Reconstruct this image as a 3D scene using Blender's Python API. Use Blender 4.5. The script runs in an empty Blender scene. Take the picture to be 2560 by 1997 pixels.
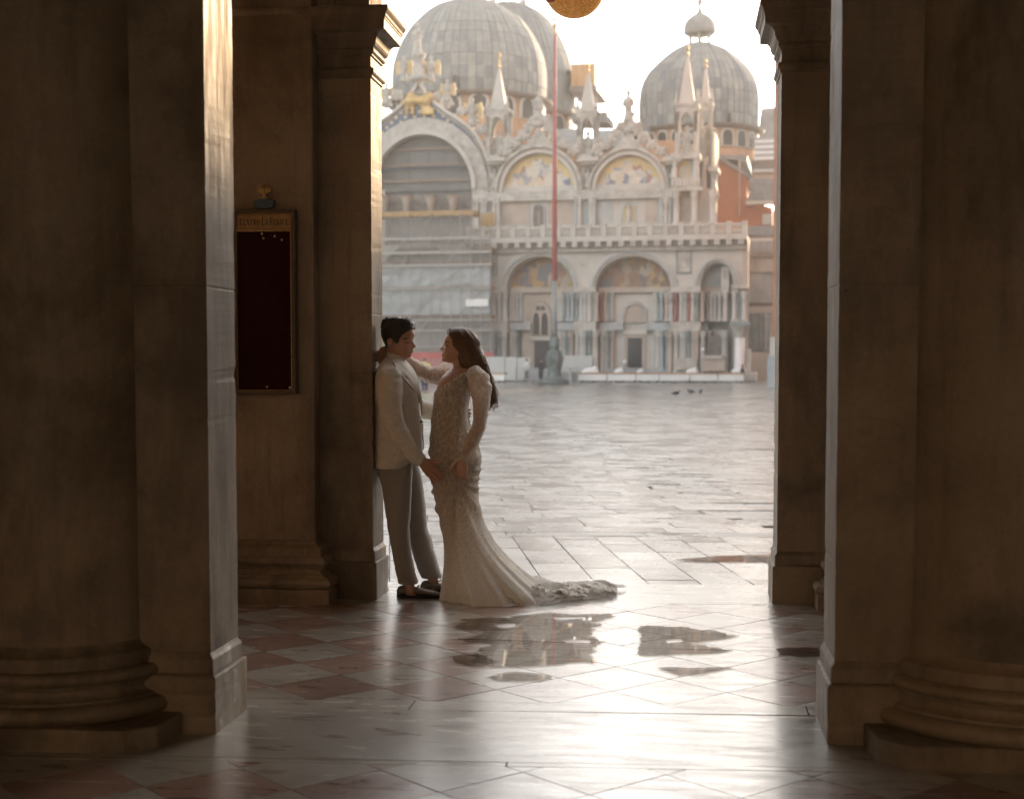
import bpy, bmesh, math, random
from mathutils import Vector, Matrix, noise as mnoise
from mathutils.geometry import tessellate_polygon
R_ = math.radians
random.seed(7)
scene = bpy.context.scene
COL = scene.collection

# ------------------------------------------------------------------ camera
CAM_YAW, CAM_TILT, CAM_H = R_(6.73), R_(3.0), 1.49
cam_d = bpy.data.cameras.new('camera')
cam_d.lens = 50.0; cam_d.sensor_width = 36.0; cam_d.sensor_fit = 'HORIZONTAL'
cam_d.shift_y = 0.0358
cam_d.clip_start = 0.05; cam_d.clip_end = 2000
cam_d.dof.use_dof = True; cam_d.dof.focus_distance = 8.9; cam_d.dof.aperture_fstop = 2.5
cam = bpy.data.objects.new('camera', cam_d); COL.objects.link(cam)
cam.location = (0, 0, CAM_H)
cam.rotation_euler = (R_(90) - CAM_TILT, 0, CAM_YAW)
scene.camera = cam

# ------------------------------------------------------------------ sky, sun, exposure
SUN_EL, SUN_AZ = R_(15.0), R_(25.0)          # azimuth from +Y towards +X
world = bpy.data.worlds.new('World'); scene.world = world; world.use_nodes = True
wn = world.node_tree; wn.nodes.clear()
sky = wn.nodes.new('ShaderNodeTexSky'); sky.sky_type = 'NISHITA'; sky.sun_disc = False
sky.sun_elevation = SUN_EL; sky.sun_rotation = SUN_AZ
sky.air_density = 0.8; sky.dust_density = 1.5; sky.ozone_density = 1.0
hs = wn.nodes.new('ShaderNodeHueSaturation'); hs.inputs['Saturation'].default_value = 0.32
bg = wn.nodes.new('ShaderNodeBackground'); bg.inputs['Strength'].default_value = 0.15
wo = wn.nodes.new('ShaderNodeOutputWorld')
tint = wn.nodes.new('ShaderNodeMix'); tint.data_type = 'RGBA'; tint.blend_type = 'MULTIPLY'; tint.inputs[0].default_value = 1.0; tint.inputs[7].default_value = (1.0, .96, .90, 1)   # milky golden morning air
wn.links.new(sky.outputs[0], hs.inputs['Color']); wn.links.new(hs.outputs[0], tint.inputs[6]); wn.links.new(tint.outputs[2], bg.inputs[0]); wn.links.new(bg.outputs[0], wo.inputs[0])
sun_d = bpy.data.lights.new('sun', 'SUN'); sun_d.energy = 2.0; sun_d.angle = R_(0.53); sun_d.color = (1.0, 0.68, 0.38)
sun = bpy.data.objects.new('sun', sun_d); COL.objects.link(sun)
sdir = Vector((math.sin(SUN_AZ) * math.cos(SUN_EL), math.cos(SUN_AZ) * math.cos(SUN_EL), math.sin(SUN_EL)))
sun.rotation_euler = (-sdir).to_track_quat('-Z', 'Y').to_euler(); sun.location = (20, 0, 40)
scene.view_settings.view_transform = 'Standard'; scene.view_settings.look = 'None'
scene.view_settings.exposure = 2.15; scene.view_settings.gamma = 1.0
scene.view_settings.use_curve_mapping = False
scene.cycles.max_bounces = 7; scene.cycles.diffuse_bounces = 5; scene.cycles.glossy_bounces = 3
scene.cycles.transparent_max_bounces = 8; scene.cycles.transmission_bounces = 4
scene.cycles.sample_clamp_indirect = 6.0
scene.cycles.use_denoising = True
scene.cycles.use_adaptive_sampling = True; scene.cycles.adaptive_threshold = .02; scene.cycles.volume_max_steps = 64; scene.cycles.volume_bounces = 0
try: scene.cycles.caustics_reflective = False; scene.cycles.caustics_refractive = False
except Exception: pass

# ------------------------------------------------------------------ rays from photograph measurements to places in the world
FPX, CX, PY = 3555.0, 1280.0, 1090.3
CAMP = Vector((0, 0, CAM_H))
_F = Vector((-math.sin(CAM_YAW) * math.cos(CAM_TILT), math.cos(CAM_YAW) * math.cos(CAM_TILT), -math.sin(CAM_TILT)))
_R = Vector((math.cos(CAM_YAW), math.sin(CAM_YAW), 0)); _U = _R.cross(_F)
def ray(x, y): return _F + _R * ((x - CX) / FPX) - _U * ((y - PY) / FPX)
def gnd(x, y, z=0.0):
    d = ray(x, y); return CAMP + d * ((z - CAM_H) / d.z)
def aty(x, y, Y):
    d = ray(x, y); return CAMP + d * (Y / d.y)
def atd(x, y, D): return CAMP + ray(x, y) * D

# ------------------------------------------------------------------ mesh helpers
class MB:
    def __init__(s): s.v = []; s.f = []
    def add(s, vs, fs):
        o = len(s.v); s.v += [tuple(p) for p in vs]; s.f += [tuple(i + o for i in f) for f in fs]; return s
    def box(s, x0, x1, y0, y1, z0, z1):
        return s.add([(x0,y0,z0),(x1,y0,z0),(x1,y1,z0),(x0,y1,z0),(x0,y0,z1),(x1,y0,z1),(x1,y1,z1),(x0,y1,z1)],
                     [(0,3,2,1),(4,5,6,7),(0,1,5,4),(1,2,6,5),(2,3,7,6),(3,0,4,7)])
    def rings(s, rs, caps=True, closed=True):
        n = len(rs[0]); o = len(s.v)
        for r in rs: s.v += [tuple(p) for p in r]
        for i in range(len(rs) - 1):
            for j in range(n if closed else n - 1):
                a = o + i*n + j; b = o + i*n + (j+1) % n
                s.f.append((a, b, b + n, a + n))
        if caps and closed:
            s.f.append(tuple(o + j for j in reversed(range(n))))
            s.f.append(tuple(o + (len(rs)-1)*n + j for j in range(n)))
        return s
    def lathe(s, prof, seg=20, c=(0,0,0), a0=0.0, a1=2*math.pi, caps=True):
        full = abs(a1 - a0 - 2*math.pi) < 1e-6; m = seg if full else seg + 1
        rs = [[(c[0] + r*math.cos(a0+(a1-a0)*k/seg), c[1] + r*math.sin(a0+(a1-a0)*k/seg), c[2] + z) for k in range(m)] for r, z in prof]
        return s.rings(rs, caps and full, full)
    def tube(s, pts, rad, seg=8, sq=1.0):
        pts = [Vector(p) for p in pts]; n = len(pts)
        if not hasattr(rad, '__len__'): rad = [rad]*n
        rs = []; ref = None
        for i, p in enumerate(pts):
            d = (pts[min(i+1,n-1)] - pts[max(i-1,0)]).normalized()
            if ref is None:
                ref = Vector((0,1,0)) if abs(d.y) < .9 else Vector((1,0,0))
            a = (ref - d*ref.dot(d)).normalized(); b = d.cross(a); ref = a
            rs.append([p + (a*math.cos(2*math.pi*k/seg) + b*math.sin(2*math.pi*k/seg)*sq)*rad[i] for k in range(seg)])
        return s.rings(rs)
    def capsule(s, pts, rad, seg=14):
        pts = [Vector(p) for p in pts]; n = len(pts)
        if not hasattr(rad, '__len__'): rad = [rad]*n
        d0 = (pts[0]-pts[1]).normalized(); d1 = (pts[-1]-pts[-2]).normalized()
        P = []; Rr = []
        for t in (.98, .8, .45): P.append(pts[0] + d0*rad[0]*t); Rr.append(rad[0]*math.sqrt(max(1-t*t, .02)))
        P += pts; Rr += list(rad)
        for t in (.45, .8, .98): P.append(pts[-1] + d1*rad[-1]*t); Rr.append(rad[-1]*math.sqrt(max(1-t*t, .02)))
        return s.tube(P, Rr, seg)
    def ball(s, c, r, seg=16, nr=10):
        rx, ry, rz = r if hasattr(r, '__len__') else (r, r, r)
        rs = []
        for i in range(nr+1):
            a = -math.pi/2 + math.pi*min(max(i/nr, .02), .98)
            rs.append([(c[0]+rx*math.cos(a)*math.cos(2*math.pi*k/seg), c[1]+ry*math.cos(a)*math.sin(2*math.pi*k/seg), c[2]+rz*math.sin(a)) for k in range(seg)])
        return s.rings(rs)
    def plate(s, outer, holes=(), y0=0.0, y1=0.1, back=True):
        """polygon in x-z (with holes) given thickness along y"""
        loops = [list(outer)] + [list(h) for h in holes]
        tri = tessellate_polygon([[Vector((p[0], p[1], 0)) for p in l] for l in loops])
        flat = [p for l in loops for p in l]; n = len(flat); o = len(s.v)
        s.v += [(p[0], y0, p[1]) for p in flat] + [(p[0], y1, p[1]) for p in flat]
        for t in tri:
            s.f.append(tuple(o+i for i in t))
            if back: s.f.append(tuple(o+n+i for i in reversed(t)))
        k = 0
        for l in loops:
            m = len(l)
            for i in range(m):
                a = o+k+i; b = o+k+(i+1) % m; s.f.append((a, b, b+n, a+n))
            k += m
        return s
    def build(s, name, mat, parent=None, smooth=False, loc=None, rot=None, fix=True):
        me = bpy.data.meshes.new(name); me.from_pydata(s.v, [], s.f); me.update()
        if fix:
            b = bmesh.new(); b.from_mesh(me); bmesh.ops.recalc_face_normals(b, faces=b.faces); b.to_mesh(me); b.free()
        if mat: me.materials.append(mat)
        if smooth: me.shade_smooth()
        return link(name, me, parent, loc, rot)
def link(name, me, parent=None, loc=None, rot=None, scale=None):
    o = bpy.data.objects.new(name, me); COL.objects.link(o); o.parent = parent
    if loc is not None: o.location = loc
    if rot is not None: o.rotation_euler = rot
    if scale is not None: o.scale = scale
    return o
def tag(o, label=None, cat=None, group=None, kind=None):
    if label: o['label'] = label
    if cat: o['category'] = cat
    if group: o['group'] = group
    if kind: o['kind'] = kind
    return o
def thing(name, label, cat, loc=(0,0,0), rz=0.0, group=None):
    o = bpy.data.objects.new(name, None); COL.objects.link(o); o.location = loc; o.rotation_euler = (0,0,rz)
    o.empty_display_size = .2
    return tag(o, label, cat, group)
def copy_tree(o, parent=None):
    c = o.copy(); COL.objects.link(c); c.parent = parent
    for ch in list(o.children): copy_tree(ch, c)
    return c
def bevel(o, w=.01, seg=2):
    m = o.modifiers.new('bevel', 'BEVEL'); m.width = w; m.segments = seg; m.limit_method = 'ANGLE'; m.angle_limit = R_(40); return o
def angle_smooth(o, deg=40):
    me = o.data
    me.shade_smooth()
    b = bmesh.new(); b.from_mesh(me)
    for e in b.edges:
        if len(e.link_faces) == 2 and e.calc_face_angle(0) > R_(deg): e.smooth = False
    b.to_mesh(me); b.free(); return o
def voxel(o, size, it=3, fac=.5):
    m = o.modifiers.new('r', 'REMESH'); m.mode = 'VOXEL'; m.voxel_size = size
    m2 = o.modifiers.new('s', 'SMOOTH'); m2.factor = fac; m2.iterations = it
    dg = bpy.context.evaluated_depsgraph_get(); dg.update()
    me = bpy.data.meshes.new_from_object(o.evaluated_get(dg))
    mats = list(o.data.materials); o.modifiers.clear(); o.data = me
    me.materials.clear()
    for mm in mats: me.materials.append(mm)
    me.shade_smooth(); return o
def lerp_table(tab, y):
    """rows sorted by first entry; linear interpolation of the rest"""
    if y <= tab[0][0]: return tab[0][1:]
    for a, b in zip(tab, tab[1:]):
        if y <= b[0]:
            t = (y-a[0])/(b[0]-a[0]); t2 = t
            return tuple(p+(q-p)*t2 for p, q in zip(a[1:], b[1:]))
    return tab[-1][1:]

# ------------------------------------------------------------------ material helpers
def new_mat(name):
    m = bpy.data.materials.new(name); m.use_nodes = True
    nt = m.node_tree; return m, nt, nt.nodes['Principled BSDF'], nt.nodes['Material Output']
def N(nt, typ, **kw):
    n = nt.nodes.new(typ)
    for k, v in kw.items():
        if k.startswith('i_'):
            n.inputs[k[2:].replace('_', ' ')].default_value = v
        else: setattr(n, k, v)
    return n
def L(nt, a, b): nt.links.new(a, b)
def coords(nt, stretch=(1,1,1), rand=True):
    tc = N(nt, 'ShaderNodeTexCoord'); mp = N(nt, 'ShaderNodeMapping'); mp.inputs['Scale'].default_value = stretch
    if rand:
        oi = N(nt, 'ShaderNodeObjectInfo'); sc = N(nt, 'ShaderNodeVectorMath', operation='SCALE'); sc.inputs[0].default_value = (37.1, 91.7, 53.3)
        L(nt, oi.outputs['Random'], sc.inputs['Scale'])
        ad = N(nt, 'ShaderNodeVectorMath', operation='ADD'); L(nt, tc.outputs['Object'], ad.inputs[0]); L(nt, sc.outputs[0], ad.inputs[1])
        L(nt, ad.outputs[0], mp.inputs['Vector'])
    else: L(nt, tc.outputs['Object'], mp.inputs['Vector'])
    return mp.outputs[0]
def noise(nt, vec, scale, detail=5, rough=.6, dist=0.0):
    n = N(nt, 'ShaderNodeTexNoise'); n.inputs['Scale'].default_value = scale; n.inputs['Detail'].default_value = detail
    n.inputs['Roughness'].default_value = rough; n.inputs['Distortion'].default_value = dist
    L(nt, vec, n.inputs['Vector']); return n.outputs['Fac']
def ramp(nt, fac, stops):
    r = N(nt, 'ShaderNodeValToRGB'); e = r.color_ramp.elements
    while len(e) < len(stops): e.new(.5)
    for k, (p, c) in enumerate(stops):
        e[k].position = p; e[k].color = c if len(c) == 4 else (*c, 1)
    L(nt, fac, r.inputs[0]); return r.outputs[0]
def maprange(nt, v, a, b, c, d):
    m = N(nt, 'ShaderNodeMapRange'); m.inputs[1].default_value = a; m.inputs[2].default_value = b; m.inputs[3].default_value = c; m.inputs[4].default_value = d
    L(nt, v, m.inputs[0]); return m.outputs[0]
def mixc(nt, fac, a, b, mode='MIX'):
    m = N(nt, 'ShaderNodeMix', data_type='RGBA', blend_type=mode)
    for v, i in ((fac, 0), (a, 6), (b, 7)):
        if hasattr(v, 'is_output'): L(nt, v, m.inputs[i])
        else: m.inputs[i].default_value = v if i == 0 else ((*v, 1) if len(v) == 3 else v)
    return m.outputs[2]
def bump(nt, h, strength, dist=.01, prev=None):
    b = N(nt, 'ShaderNodeBump'); b.inputs['Strength'].default_value = strength; b.inputs['Distance'].default_value = dist
    L(nt, h, b.inputs['Height'])
    if prev is not None: L(nt, prev, b.inputs['Normal'])
    return b.outputs[0]
def objrand(nt): return N(nt, 'ShaderNodeObjectInfo').outputs['Random']
def pm(name, c1, c2=None, scale=4, rough=.6, rough2=None, bmp=.15, bscale=30, stretch=(1,1,1), metallic=0.0, spec=.5,
       tint=0.0, coat=0.0, bdist=.01, lo=.35, hi=.65):
    m, nt, p, o = new_mat(name)
    v = coords(nt, stretch)
    n1 = noise(nt, v, scale, 6)
    c = ramp(nt, n1, [(lo, c1), (hi, c2 or c1)])
    if tint:
        hsv = N(nt, 'ShaderNodeHueSaturation'); L(nt, c, hsv.inputs['Color'])
        L(nt, maprange(nt, objrand(nt), 0, 1, 1-tint, 1+tint), hsv.inputs['Value']); c = hsv.outputs[0]
    L(nt, c, p.inputs['Base Color'])
    if rough2 is None: p.inputs['Roughness'].default_value = rough
    else: L(nt, maprange(nt, noise(nt, v, scale*2.3, 5), .3, .7, rough, rough2), p.inputs['Roughness'])
    p.inputs['Metallic'].default_value = metallic; p.inputs['Specular IOR Level'].default_value = spec
    p.inputs['Coat Weight'].default_value = coat
    if bmp: L(nt, bump(nt, noise(nt, v, bscale, 6, .65), bmp, bdist), p.inputs['Normal'])
    return m

# ------------------------------------------------------------------ materials of the arcade
def stone_mat(name, c1, c2, c3, rough=.55):
    m, nt, p, o = new_mat(name)
    v = coords(nt, (1,1,1)); vs = coords(nt, (5.5,5.5,.6))
    big = noise(nt, v, 1.6, 7, .62); c = ramp(nt, big, [(.30, c3), (.46, c1), (.66, c2)])
    patch = noise(nt, coords(nt, (1.4,1.4,.55)), .9, 8, .68, .5); c = mixc(nt, maprange(nt, patch, .47, .64, 0, .85), c, c3)
    st = noise(nt, vs, 2.2, 6, .65); c = mixc(nt, maprange(nt, st, .52, .74, 0, .5), c, c3)
    fine = noise(nt, v, 46, 5, .7); c = mixc(nt, maprange(nt, fine, .42, .62, .14, 0), c, tuple(x*.55 for x in c3))
    vo = N(nt, 'ShaderNodeTexVoronoi'); vo.inputs['Scale'].default_value = 7; L(nt, v, vo.inputs['Vector'])
    pit = maprange(nt, vo.outputs['Distance'], .015, .05, 1, 0)
    gate = maprange(nt, noise(nt, v, 2.7, 3), .55, .6, 0, 1)
    mm = N(nt, 'ShaderNodeMath', operation='MULTIPLY'); L(nt, pit, mm.inputs[0]); L(nt, gate, mm.inputs[1])
    c = mixc(nt, mm.outputs[0], c, (.02, .015, .012))
    L(nt, c, p.inputs['Base Color'])
    L(nt, maprange(nt, noise(nt, vs, 5, 5), .3, .7, rough-.15, rough+.15), p.inputs['Roughness'])
    b = bump(nt, noise(nt, v, 60, 6, .7), .10, .006); b = bump(nt, noise(nt, vs, 3.5, 6, .7), .35, .008, b)
    b = bump(nt, big, .3, .03, b); L(nt, b, p.inputs['Normal'])
    p.inputs['Specular IOR Level'].default_value = .35
    return m
M = {}
M['pier'] = stone_mat('pier_stone', (.255,.195,.138), (.33,.258,.185), (.115,.085,.06), .6)
M['base'] = stone_mat('base_stone', (.27,.208,.145), (.35,.275,.20), (.095,.07,.048), .55)
M['plaster'] = stone_mat('plaster', (.43,.325,.22), (.49,.38,.265), (.32,.235,.155), .8)
def marble(name, c1, c2, c3, vein=3.0, r0=.26, r1=.42, tint=.12):
    m, nt, p, o = new_mat(name)
    v = coords(nt, (1,1,1)); n1 = noise(nt, v, vein, 8, .62, .6)
    c = ramp(nt, n1, [(.3, c3), (.47, c1), (.66, c2)])
    vs = coords(nt, (.35, 1.6, 1)); cr = noise(nt, vs, 7, 9, .72, .35)
    crack = ramp(nt, cr, [(.35, (1,1,1)), (.405, (0,0,0))])
    c = mixc(nt, crack, c, tuple(x*.35 for x in c3))
    hv = N(nt, 'ShaderNodeHueSaturation'); L(nt, c, hv.inputs['Color']); L(nt, maprange(nt, objrand(nt), 0, 1, 1-tint, 1+tint), hv.inputs['Value'])
    L(nt, hv.outputs[0], p.inputs['Base Color'])
    rr = noise(nt, vs, 9, 7, .65)
    L(nt, maprange(nt, rr, .35, .68, r0, r1), p.inputs['Roughness'])
    p.inputs['Specular IOR Level'].default_value = .7
    p.inputs['Coat Weight'].default_value = 1.0; p.inputs['Coat IOR'].default_value = 1.4; L(nt, maprange(nt, rr, .35, .68, .17, .30), p.inputs['Coat Roughness'])
    b = bump(nt, crack, -.6, .004)
    b = bump(nt, noise(nt, vs, 16, 6, .62), .18, .004, b); b = bump(nt, noise(nt, v, 6, 3, .5), .10, .004, b)
    L(nt, b, p.inputs['Normal']); L(nt, b, p.inputs['Coat Normal']); return m
M['white_marble'] = marble('wet_white_marble', (.31,.285,.245), (.38,.355,.31), (.20,.178,.148))
M['red_marble'] = marble('wet_red_marble', (.235,.14,.108), (.285,.18,.145), (.155,.092,.072))
M['slab'] = marble('wet_threshold_stone', (.32,.295,.255), (.39,.365,.32), (.21,.188,.158), 1.6, .26, .42)
M['joint'] = pm('dark_joint', (.05,.042,.036), (.08,.07,.06), 20, .6, bmp=.2)

# ------------------------------------------------------------------ arcade floor: tiles, threshold slabs
SK = .058
def sk(x, y): return (x, y + SK*(x + 1.84))
def clip_y(poly, y0, y1):
    for lim, sgn in ((y0, 1), (y1, -1)):
        out = []
        for a, b in zip(poly, poly[1:] + poly[:1]):
            ia, ib = (a[1]-lim)*sgn >= 0, (b[1]-lim)*sgn >= 0
            if ia: out.append(a)
            if ia != ib:
                t = (lim-a[1])/(b[1]-a[1]); out.append((a[0]+(b[0]-a[0])*t, lim))
        poly = out
        if len(poly) < 3: return []
    return poly
floor = MB().add([(-14,-7,-.05),(12,-7,-.05),(12,9.98,-.05),(-14,8.7,-.05)], [(0,1,2,3)]).build('floor', M['joint'])
tag(floor, kind='structure')
def floor_piece(name, poly, mat, rnd=.0012, gap=.0025):
    cx = sum(p[0] for p in poly)/len(poly); cy = sum(p[1] for p in poly)/len(poly)
    q = []
    for x, y in poly:
        d = math.hypot(x-cx, y-cy); k = gap*1.4/max(d, .02)
        if len(poly) == 4 and abs(poly[0][1]-poly[1][1]) < 1e-6: q.append((x-math.copysign(gap, x-cx), y-math.copysign(gap, y-cy)))
        else: q.append((cx+(x-cx)*(1-k), cy+(y-cy)*(1-k)))
    tx, ty, dz = random.uniform(-1,1)*.0035, random.uniform(-1,1)*.0035, random.uniform(-1,0)*rnd
    W = [sk(*p) for p in q]; c = sk(cx, cy)
    top = [(x-c[0], y-c[1], dz + (x-c[0])*tx*.3 + (y-c[1])*ty*.3) for x, y in W]
    n = len(top); vs = top + [(x, y, -.03) for x, y, z in top]
    fs = [tuple(range(n))] + [(i, i+n, (i+1) % n + n, (i+1) % n) for i in range(n)]
    return MB().add(vs, fs).build(name, mat, floor, loc=(c[0], c[1], 0))
D = .52
for z0, z1 in ((2.6, 5.07), (6.07, 8.66)):
    for r in range(-20, 16):
        yc = 6.30 + r*D/2
        red = (r % 2 == 0)
        for c in range(-9, 9):
            xc = -1.60 + c*D + (D/2 if r % 2 else 0)
            if xc < -3.6 or xc > 2.2: continue
            if z0 > 6 and not (-3.3 < xc < 1.9): continue
            if z0 < 6 and yc < 4.1: continue
            poly = clip_y([(xc-D/2, yc), (xc, yc-D/2), (xc+D/2, yc), (xc, yc+D/2)], z0, z1)
            if len(poly) < 3: continue
            floor_piece('floor_tile', poly, M['red_marble'] if red else M['white_marble'])
def slab_row(y0, y1, cuts, mat=None):
    for a, b in zip(cuts, cuts[1:]): floor_piece('threshold_slab', [(a,y0),(b,y0),(b,y1),(a,y1)], mat or M['slab'], gap=.003)
slab_row(5.07, 5.125, [-4.6, -2.9, -.63, .9, 3.6])
slab_row(5.125, 5.90, [-4.6, -2.25, 1.15, 3.6])
slab_row(5.90, 6.07, [-4.6, -3.0, -1.15, .55, 2.4, 3.6])
slab_row(8.66, 9.44, [-4.6, -2.9, -1.05, .72, 2.6, 3.6])

# ------------------------------------------------------------------ piers
def ring_rect(x0, x1, y0, y1, z): return [(x0,y0,z),(x1,y0,z),(x1,y1,z),(x0,y1,z)]
PIER_PROF = dict(
    plinth=[(.0275,-.02),(.0275,.225),(.024,.232),(.014,.236)],
    fascia=[(.0135,.236),(.0135,.296),(.010,.302),(.003,.312),(0,.322)],
    shaft=[(0,.322),(0,1.78),(-.0018,1.785),(-.0018,1.789),(0,1.794),(0,3.236)],
    capital=[(.001,3.236),(.009,3.240),(.009,3.256),(.016,3.259),(.023,3.270),(.023,3.286),(.016,3.297),(.003,3.301),(0,3.315),(0,3.368),(.010,3.374),(.010,3.384),
             (.018,3.387),(.024,3.396),(.024,3.408),(.019,3.417),(.026,3.424),(.034,3.432),(.041,3.447),(.044,3.465),(.050,3.482),(.060,3.494),(.064,3.500),
             (.106,3.512),(.108,3.570),(.113,3.572),(.113,3.580),(.118,3.584),(.121,3.60),(.132,3.616),(.137,3.628),(.137,3.648),(.10,3.650)])
BASE_PROF = [(.11,-.02),(.11,.085),(.098,.088),(.118,.104),(.124,.122),(.118,.142),(.098,.155),(.075,.158),(.075,.168),(.052,.176),(.038,.195),(.042,.212),(.056,.218),(.056,.226),
             (.064,.230),(.078,.246),(.078,.262),(.064,.280),(.044,.284),(.044,.336),(.028,.345),(.008,.358),(0,.375)]
def pier(label, sgn, xin, yf, depth, far, half):
    """sgn +1: opening on its +X side; xin shaft edge beside the opening, yf face towards the camera"""
    t = thing('pier', label, 'pier', (xin, yf, 0), group=None)
    wid = 1.36
    for part, prof in PIER_PROF.items():
        rs = []
        if part in ('shaft', 'plinth'):
            fine = []
            for (p0_, z0_), (p1_, z1_) in zip(prof, prof[1:]):
                m_ = max(1, int((z1_-z0_)/.022)); fine += [(p0_+(p1_-p0_)*i_/m_, z0_+(z1_-z0_)*i_/m_) for i_ in range(m_)]
            prof = fine + [prof[-1]]
        for p, z in prof:
            x0, x1 = (-wid, p) if sgn > 0 else (-p, wid)
            ring = ring_rect(x0, x1, -p, depth + p, z)
            if part in ('shaft', 'plinth'):
                out_ = []
                for i_, (x, y, zz) in enumerate(ring):
                    sd = Vector((xin*3+i_*7.3, yf, zz*9)); ch = .0022*abs(mnoise.noise(sd)) + .016*max(0, mnoise.noise(sd*2.3+Vector((5,1,0)))-.42) + .0015*abs(mnoise.noise(sd*6))
                    out_.append((x - math.copysign(ch, x-(x0+x1)/2), y - math.copysign(ch, y-depth/2), zz))
                ring = out_
            rs.append(ring)
        o = MB().rings(rs).build(part, M['base'] if part in ('plinth', 'fascia') else M['pier'], t)
        bevel(o, .006 if part == 'fascia' else .0025, 2) if part in ('fascia', 'capital') else None
    ax = -sgn*half
    if far:      # flat pilaster with a moulded base
        w = .318; pr = .125
        rs = [ring_rect(ax-w, ax+w, -pr, .02, z) for z in (.375, 2.6, 5.4)]
        bevel(MB().rings(rs).build('pilaster_shaft', M['pier'], t), .012, 3)
        rs = [ring_rect(ax-w-p, ax+w+p, -pr-p, .02, z) for p, z in BASE_PROF]
        bevel(MB().rings(rs).build('pilaster_base', M['base'], t), .004, 2)
    else:        # engaged round column
        yc, Rr = .22, .46
        prof = [(Rr*(1-.075*(z/5.4)**1.6), z) for z in (.375,.8,1.4,2.0,2.6,3.2,3.8,4.4,5.4)]
        MB().lathe(prof, 72, (ax, yc, 0), math.pi, 2*math.pi, False).build('column_shaft', M['pier'], t, smooth=True)
        b = MB(); b.lathe([(Rr+p*1.0, z) for p, z in BASE_PROF[2:]], 72, (ax, yc, 0), math.pi, 2*math.pi, False)
        angle_smooth(b.build('column_base', M['base'], t), 50)
        q = .57; k = .10
        pl = [(ax-q-.02, .0), (ax-q, yc-q+k), (ax-q+k, yc-q), (ax+q-k, yc-q), (ax+q, yc-q+k), (ax+q+.02, 0.0)]
        rs = [[(x, y, z) for x, y in pl] for z in (-.02, .088)]
        bevel(MB().rings(rs).build('column_plinth', M['base'], t), .008, 2)
    return t
pier('stone pier with a round half column standing at the left edge, nearest on the left', 1, -1.864, 5.475, .36, False, .70)
pier('stone pier with a round half column standing at the right edge, nearest on the right', -1, .606, 5.615, .42, False, .70)
pier('stone pier with flat pilaster that carries the theatre display case', 1, -1.906, 8.715, .32, True, .655)
pier('narrow far pier with moulded capital right of the square, half hidden behind nearer pier', -1, .600, 8.855, .37, True, .655)

# walls, arches and vault that close the arcade
def arc_pts(cx, cz, rx, rz, a0, a1, n): return [(cx + rx*math.cos(a0+(a1-a0)*k/n), cz + rz*math.sin(a0+(a1-a0)*k/n)) for k in range(n+1)]
def arch_wall(yL, thick, xl, xr, name, closed=True):
    cx = (xl+xr)/2; r = (xr-xl)/2
    a = [(xl, 3.651)] + arc_pts(cx, 3.66, r, r*1.0, math.pi, 0, 32)[0:] + [(xr, 3.651)]
    outer = [(-6.0, 3.651)] + a + [(5.0, 3.651), (5.0, 7.0), (-6.0, 7.0)]
    o = MB().plate(outer, [], 0, thick).build(name, M['plaster'])
    for v in o.data.vertices: v.co.y += yL + SK*(v.co.x + 1.84)
    tag(o, kind='structure')
    ring = MB()
    for (r0, r1, d) in ((1.0, 1.17, .035), (1.17, 1.21, .055)):
        q = arc_pts(cx, 3.66, r*r0 + .004, r*r0 + .004, math.pi, 0, 32) + arc_pts(cx, 3.66, r*r1, r*r1, 0, math.pi, 32)
        ring.plate(q, [], -d, .0)
    g = ring.build('archivolt', M['pier'], o)
    for v in g.data.vertices: v.co.y += yL + SK*(v.co.x + 1.84) - .003
    if not closed:
        return o
    side = MB(); side.box(-6.0, xl-1.36, 0, thick*.9, -.02, 3.651); side.box(xr+1.36, 5.0, 0, thick*.9, -.02, 3.651)
    s_ = side.build('side_wall', M['plaster'], o)
    for v in s_.data.vertices: v.co.y += yL + SK*(v.co.x + 1.84) + .01
    return o
arch_wall(5.50, .34, -1.866, .604, 'wall')
arch_wall(8.74, .28, -1.906, .598, 'wall', False)
room = MB()
room.box(-6.0, -5.4, -6.2, -6.0, -.02, 7.0); room.box(4.4, 5.0, -6.2, -6.0, -.02, 7.0); room.box(-5.4, 4.4, -6.2, -6.0, 5.2, 7.0); room.box(-.8, -.2, -6.25, -5.95, -.02, 5.2); room.box(-6.2, -6.0, -6.2, 9.0, -.02, 7.0); room.box(5.0, 5.2, -6.2, 9.3, -.02, 7.0)
tag(room.build('wall', M['plaster']), kind='structure')
tag(MB().box(-6.2, 5.2, -6.2, 9.25, 5.9, 7.2).build('ceiling', M['plaster']), kind='structure')

# ------------------------------------------------------------------ display case on the far pilaster
FY = 8.715 - .125
def cp(px, py, Y=None):
    q = aty(px, py, Y or FY - .05); return q.x, q.z
x0, zt = cp(580, 526); x1, zb = cp(741, 986)
case = thing('display_case', 'narrow framed theatre notice case with dark velvet back on the left pilaster', 'display case', ((x0+x1)/2, FY, zb))
M['gilt'] = pm('old_gilt_wood', (.26,.15,.05), (.40,.25,.09), 30, .42, bmp=.25, bscale=60, spec=.5)
M['darkwood'] = pm('dark_wood', (.06,.035,.02), (.09,.055,.03), 30, .45, bmp=.2)
M['velvet'] = pm('dark_velvet', (.022,.003,.005), (.030,.005,.007), 40, .9, bmp=.1, spec=.1)
M['black'] = pm('black_paint', (.012,.008,.006), None, 10, .5, bmp=0)
w = x1-x0; h = zt-zb
def fr(name, mat, a, b, c, d, y0, y1):
    o = MB().box(a-w/2, b-w/2, y0, y1, c, d).build(name, mat, case); bevel(o, .004, 2); return o
hd = .115
fr('backboard', M['darkwood'], 0, w, 0, h, -.03, 0.012)
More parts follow.
